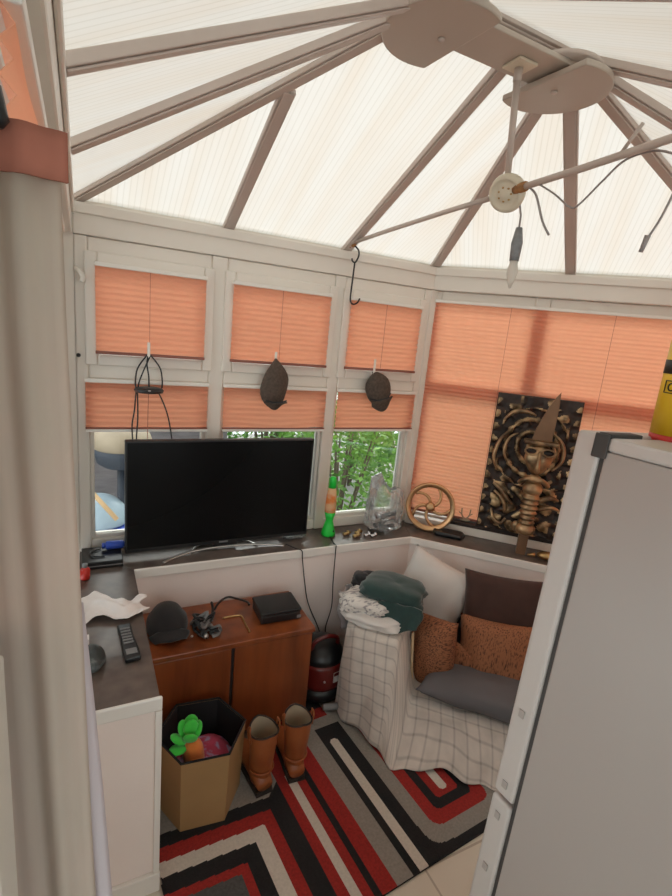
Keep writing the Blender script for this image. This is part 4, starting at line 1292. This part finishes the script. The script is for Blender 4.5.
gf = [o for o in C.objects if o.name == 'green_fleece'][0]
sl.build('hanging_sleeve', M['green'], gf, solid=.012)
cloth_lump('black_sock', 'small black garment at the back left of the clothes pile', M['blackcloth'], FF, (-.055, .575, .545), (.055, .055, .04), 4, .25)
m = MB(); m.grid(lambda a, b: (1.08+.07*a+.01*math.sin(b*9), -.38-.02*math.sin(a*6)-.05*b, .52-.17*b+.02*a), 12, 14)
tag(m.build('grey_scarf', M['greycloth'], solid=.006), 'thin grey cloth hanging off the back of the sofa arm', 'cloth')

# ------------------------------------------------------------------ fridge
fd = thing('fridge_freezer', 'tall white two-door fridge freezer filling the right foreground', 'fridge', (1.0, -1.95, 0))
fa = math.radians(3.0)
P0 = Vector((.776, -1.691, 0))
FR = Matrix(((math.cos(fa), math.sin(fa), 0, P0.x), (math.sin(fa), -math.cos(fa), 0, P0.y), (0, 0, 1, 0), (0, 0, 0, 1))) @ Matrix.Translation((-.066, 0, .022)) @ Matrix.Rotation(math.radians(2.4), 4, 'Y')  # x across the door, y back towards the camera
FW, FH = .50, 1.57
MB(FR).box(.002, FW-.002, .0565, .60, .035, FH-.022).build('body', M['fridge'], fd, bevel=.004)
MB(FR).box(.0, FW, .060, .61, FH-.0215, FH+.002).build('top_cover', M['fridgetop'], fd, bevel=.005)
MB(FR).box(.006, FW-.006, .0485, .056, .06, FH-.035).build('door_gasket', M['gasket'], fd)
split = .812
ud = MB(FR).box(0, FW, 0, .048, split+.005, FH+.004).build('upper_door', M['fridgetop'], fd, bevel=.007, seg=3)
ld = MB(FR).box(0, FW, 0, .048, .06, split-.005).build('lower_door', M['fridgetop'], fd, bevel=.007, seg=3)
MB(FR).box(.02, .11, .020, .13, FH+.0045, FH+.018).build('hinge_cover', M['gasket'], fd, bevel=.004) if False else None
m = MB(FR); m.box(.006, .10, .036, .0598, FH-.001, FH+.0075); m.box(-.004, .0015, .036, .062, FH-.035, FH+.0065); m.build('hinge', M['gasket'], fd, bevel=.002)
for zz in (split+.035, split+.20, split-.04, split-.17):
    MB(FR).box(-.0035, -.0003, .018, .030, zz-.008, zz+.008).build('plug_cap', M['fridge'], ud if zz > split else ld, bevel=.001)
for u, v in ((.04, .12), (FW-.04, .12), (.04, .56), (FW-.04, .56)):
    MB(FR).lathe([(.018, -.020+u*.042), (.018, .0345)], (u, v, 0), 12).build('foot', M['black'], fd)
# yellow can
yc = Vector((.968, -1.750, FH+.0035))
can = thing('yellow_canister', 'yellow canister with red base and black lettering standing on the fridge', 'canister', tuple(yc))
MB().lathe([(.041, .001), (.043, .003), (.043, .006)], yc, 28).build('base_rim', M['cream'], can)
MB().lathe([(.0425, .0065), (.0425, .022)], yc, 28).build('red_band', M['red'], can)
MB().lathe([(.0423, .0225), (.0423, .19)], yc, 28).build('body', M['yellow'], can)
MB().lathe([(.0428, .1305), (.0428, .155)], yc, 28).build('black_band', M['blackink'], can)
MB().lathe([(.040, .1905), (.030, .21), (.028, .235)], yc, 24).build('lid', M['red'], can)
# boxed letter on the side facing the camera
ta = math.atan2(-2.265-yc.y, 0-yc.x)-.62
def on_can(w_, h_):
    th = ta+w_/.0434
    return (yc.x+.0434*math.cos(th), yc.y+.0434*math.sin(th), yc.z+h_)
m = MB(); wb, hb = .0115, .0105
for a, b in (((-wb, .108-hb), (wb, .108-hb)), ((wb, .108-hb), (wb, .108+hb)), ((wb, .108+hb), (-wb, .108+hb)), ((-wb, .108+hb), (-wb, .108-hb))):
    m.tube([on_can(a[0]+(b[0]-a[0])*i/6, a[1]+(b[1]-a[1])*i/6) for i in range(7)], .0009, 5)
m.tube([on_can(.0055*math.cos(t_)+.001, .108+.0065*math.sin(t_)) for t_ in [math.radians(50+ i*26) for i in range(11)]], .0013, 5)
m.build('lettering', M['blackink'], can)

# ------------------------------------------------------------------ outside
struct(MB().box(-4, 6, .12, 6, -.22, -.15).build('ground', M['ground']))
fe = thing('garden_wall', 'dark grey wall seen through the left pane behind the television', 'wall', (-.8, 1.7, -.15))
MB().box(-3.0, 1.05, 1.65, 1.75, -.15, 1.62).build('wall_face', M['fence'], fe)
MB().box(-3.0, 1.07, 1.62, 1.78, 1.621, 1.66).build('coping', M['fence'], fe)
pot = thing('round_tank', 'rounded beige tank with dark underside outside the left pane', 'tank', (.20, .75, -.15))
MB().ell((.205, .75, 1.00), (.16, .16, .115), 26).build('bowl', M['barrel'], pot)
MB().lathe([(.10, .852), (.135, .875), (.152, .93), (.155, .96)], (.205, .75, 0), 24).build('underside', M['rubber'], pot)
MB().tube([(.205, .75, -.149), (.205, .75, .856)], .03, 10).build('post', M['rubber'], pot)
pd = thing('paddling_pool', 'pale blue and white plastic shell leaning outside the left pane', 'shell', (.10, .80, -.15))
MB().ell((.07, .72, .545), (.17, .16, .150), 28, fn=lambda p: Vector((p.x, p.y, p.z*(1 if p.z > 0 else .25)))).build('shell', M['pool'], pd)
MB().lathe([(.18, -.149), (.185, .3), (.200, .505), (.175, .525)], (.09, .74, 0), 28).build('tub', M['blue'], pd)
m = MB(); m.tube([(-.13, .62, .98), (.03, .55, .78), (.16, .50, .62)], .013, 8)
tag(m.build('broom_handle', M['stick']), 'pale wooden pole leaning across the blue and white shell outside', 'pole')
def bush(loc, r, h, n, seed, label):
    t = thing('garden_bush', label, 'bush', loc, 0, None)
    R = random.Random(seed)
    m = MB(); b = MB()
    for i in range(14):
        a = R.uniform(0, 2*PI); rr_ = R.uniform(.1, .7)*r
        b.tube([(loc[0], loc[1], loc[2]), (loc[0]+math.cos(a)*rr_*.5, loc[1]+math.sin(a)*rr_*.5, loc[2]+h*.45), (loc[0]+math.cos(a)*rr_, loc[1]+math.sin(a)*rr_, loc[2]+h*R.uniform(.7, .95))], [.02, .012, .004], 5)
    for i in range(n):
        th = math.acos(R.uniform(-.9, 1)); a = R.uniform(0, 2*PI)
        rad = R.uniform(.55, 1)**.5*(1+.25*noise.noise(Vector((th*2, a*2, seed))))
        c = Vector((loc[0]+r*rad*math.sin(th)*math.cos(a), loc[1]+r*rad*math.sin(th)*math.sin(a), loc[2]+h*.5+h*.5*rad*math.cos(th)))
        d = Vector((R.gauss(0, 1), R.gauss(0, 1), R.gauss(.2, .6))).normalized()
        e_ = d.cross(Vector((R.gauss(0, 1), R.gauss(0, 1), R.gauss(0, 1)))).normalized()
        s_ = R.uniform(.022, .042)
        m.add([c-d*s_, c+e_*s_*.42+d*s_*.1, c+d*s_, c-e_*s_*.42+d*s_*.1], [(0, 1, 2, 3)])
    m.build('foliage', M['leaf'], t, weld=False, recalc=False)
    b.build('branches', M['bark'], t)
bush((1.75, .95, -.15), .60, 1.45, 3800, 1, 'nearest leafy green bush, right outside the pane behind the lava lamp')
bush((2.9, 1.55, -.15), .66, 1.7, 3600, 2, 'tall green bush further right, outside the corner window')
bush((1.75, 2.6, -.15), .55, 1.75, 3600, 3, 'tall green bush at the back, past the end of the dark wall')
bush((3.0, 3.0, -.15), .75, 2.0, 3600, 4, 'broad green bush farthest back in the garden')
bush((3.7, .1, -.15), .6, 1.5, 2500, 5, 'green bush outside the big blind')

# ------------------------------------------------------------------ light: overcast sky
w = bpy.data.worlds.new('Sky'); bpy.context.scene.world = w
w.use_nodes = True
nt = w.node_tree; nt.nodes.clear()
out = nd(nt, 'ShaderNodeOutputWorld'); bg = nd(nt, 'ShaderNodeBackground')
tc = nd(nt, 'ShaderNodeTexCoord'); sp = nd(nt, 'ShaderNodeSeparateXYZ'); rp = nd(nt, 'ShaderNodeValToRGB')
rp.color_ramp.elements[0].position = 0; rp.color_ramp.elements[0].color = (.80, .84, .86, 1)
rp.color_ramp.elements[1].position = .8; rp.color_ramp.elements[1].color = (1, 1, 1, 1)
nt.links.new(tc.outputs['Generated'], sp.inputs[0]); nt.links.new(sp.outputs['Z'], rp.inputs[0])
nt.links.new(rp.outputs[0], bg.inputs['Color']); nt.links.new(bg.outputs[0], out.inputs['Surface'])
bg.inputs['Strength'].default_value = 2.3
su = bpy.data.lights.new('sun', 'SUN'); su.energy = 2.8; su.angle = math.radians(50); su.color = (1, .97, .92)
so = bpy.data.objects.new('sun', su); C.objects.link(so); so.location = (2, 3, 6)
so.rotation_euler = (Vector((-.35, -.62, -.75))).to_track_quat('-Z', 'Y').to_euler()

# ------------------------------------------------------------------ camera
cam = bpy.data.cameras.new('camera'); co = bpy.data.objects.new('camera', cam); C.objects.link(co)
yaw, pitch, roll = .4843, .2265, -.0983
f_ = Vector((math.sin(yaw)*math.cos(pitch), math.cos(yaw)*math.cos(pitch), -math.sin(pitch)))
r_ = Vector((math.cos(yaw), -math.sin(yaw), 0)); d_ = f_.cross(r_)
r2 = math.cos(roll)*r_+math.sin(roll)*d_; d2 = -math.sin(roll)*r_+math.cos(roll)*d_
co.matrix_world = Matrix(((r2.x, -d2.x, -f_.x, 0), (r2.y, -d2.y, -f_.y, -2.265), (r2.z, -d2.z, -f_.z, 1.718), (0, 0, 0, 1)))
cam.sensor_fit = 'HORIZONTAL'; cam.sensor_width = 36; cam.lens = 36*497.6/672
cam.clip_start = .02
sc = bpy.context.scene
sc.camera = co
sc.view_settings.view_transform = 'Standard'; sc.view_settings.look = 'None'
sc.view_settings.exposure = 0.12; sc.view_settings.gamma = 1; sc.view_settings.use_curve_mapping = False
sc.cycles.max_bounces = 14; sc.cycles.diffuse_bounces = 8; sc.cycles.transparent_max_bounces = 16
sc.cycles.transmission_bounces = 10
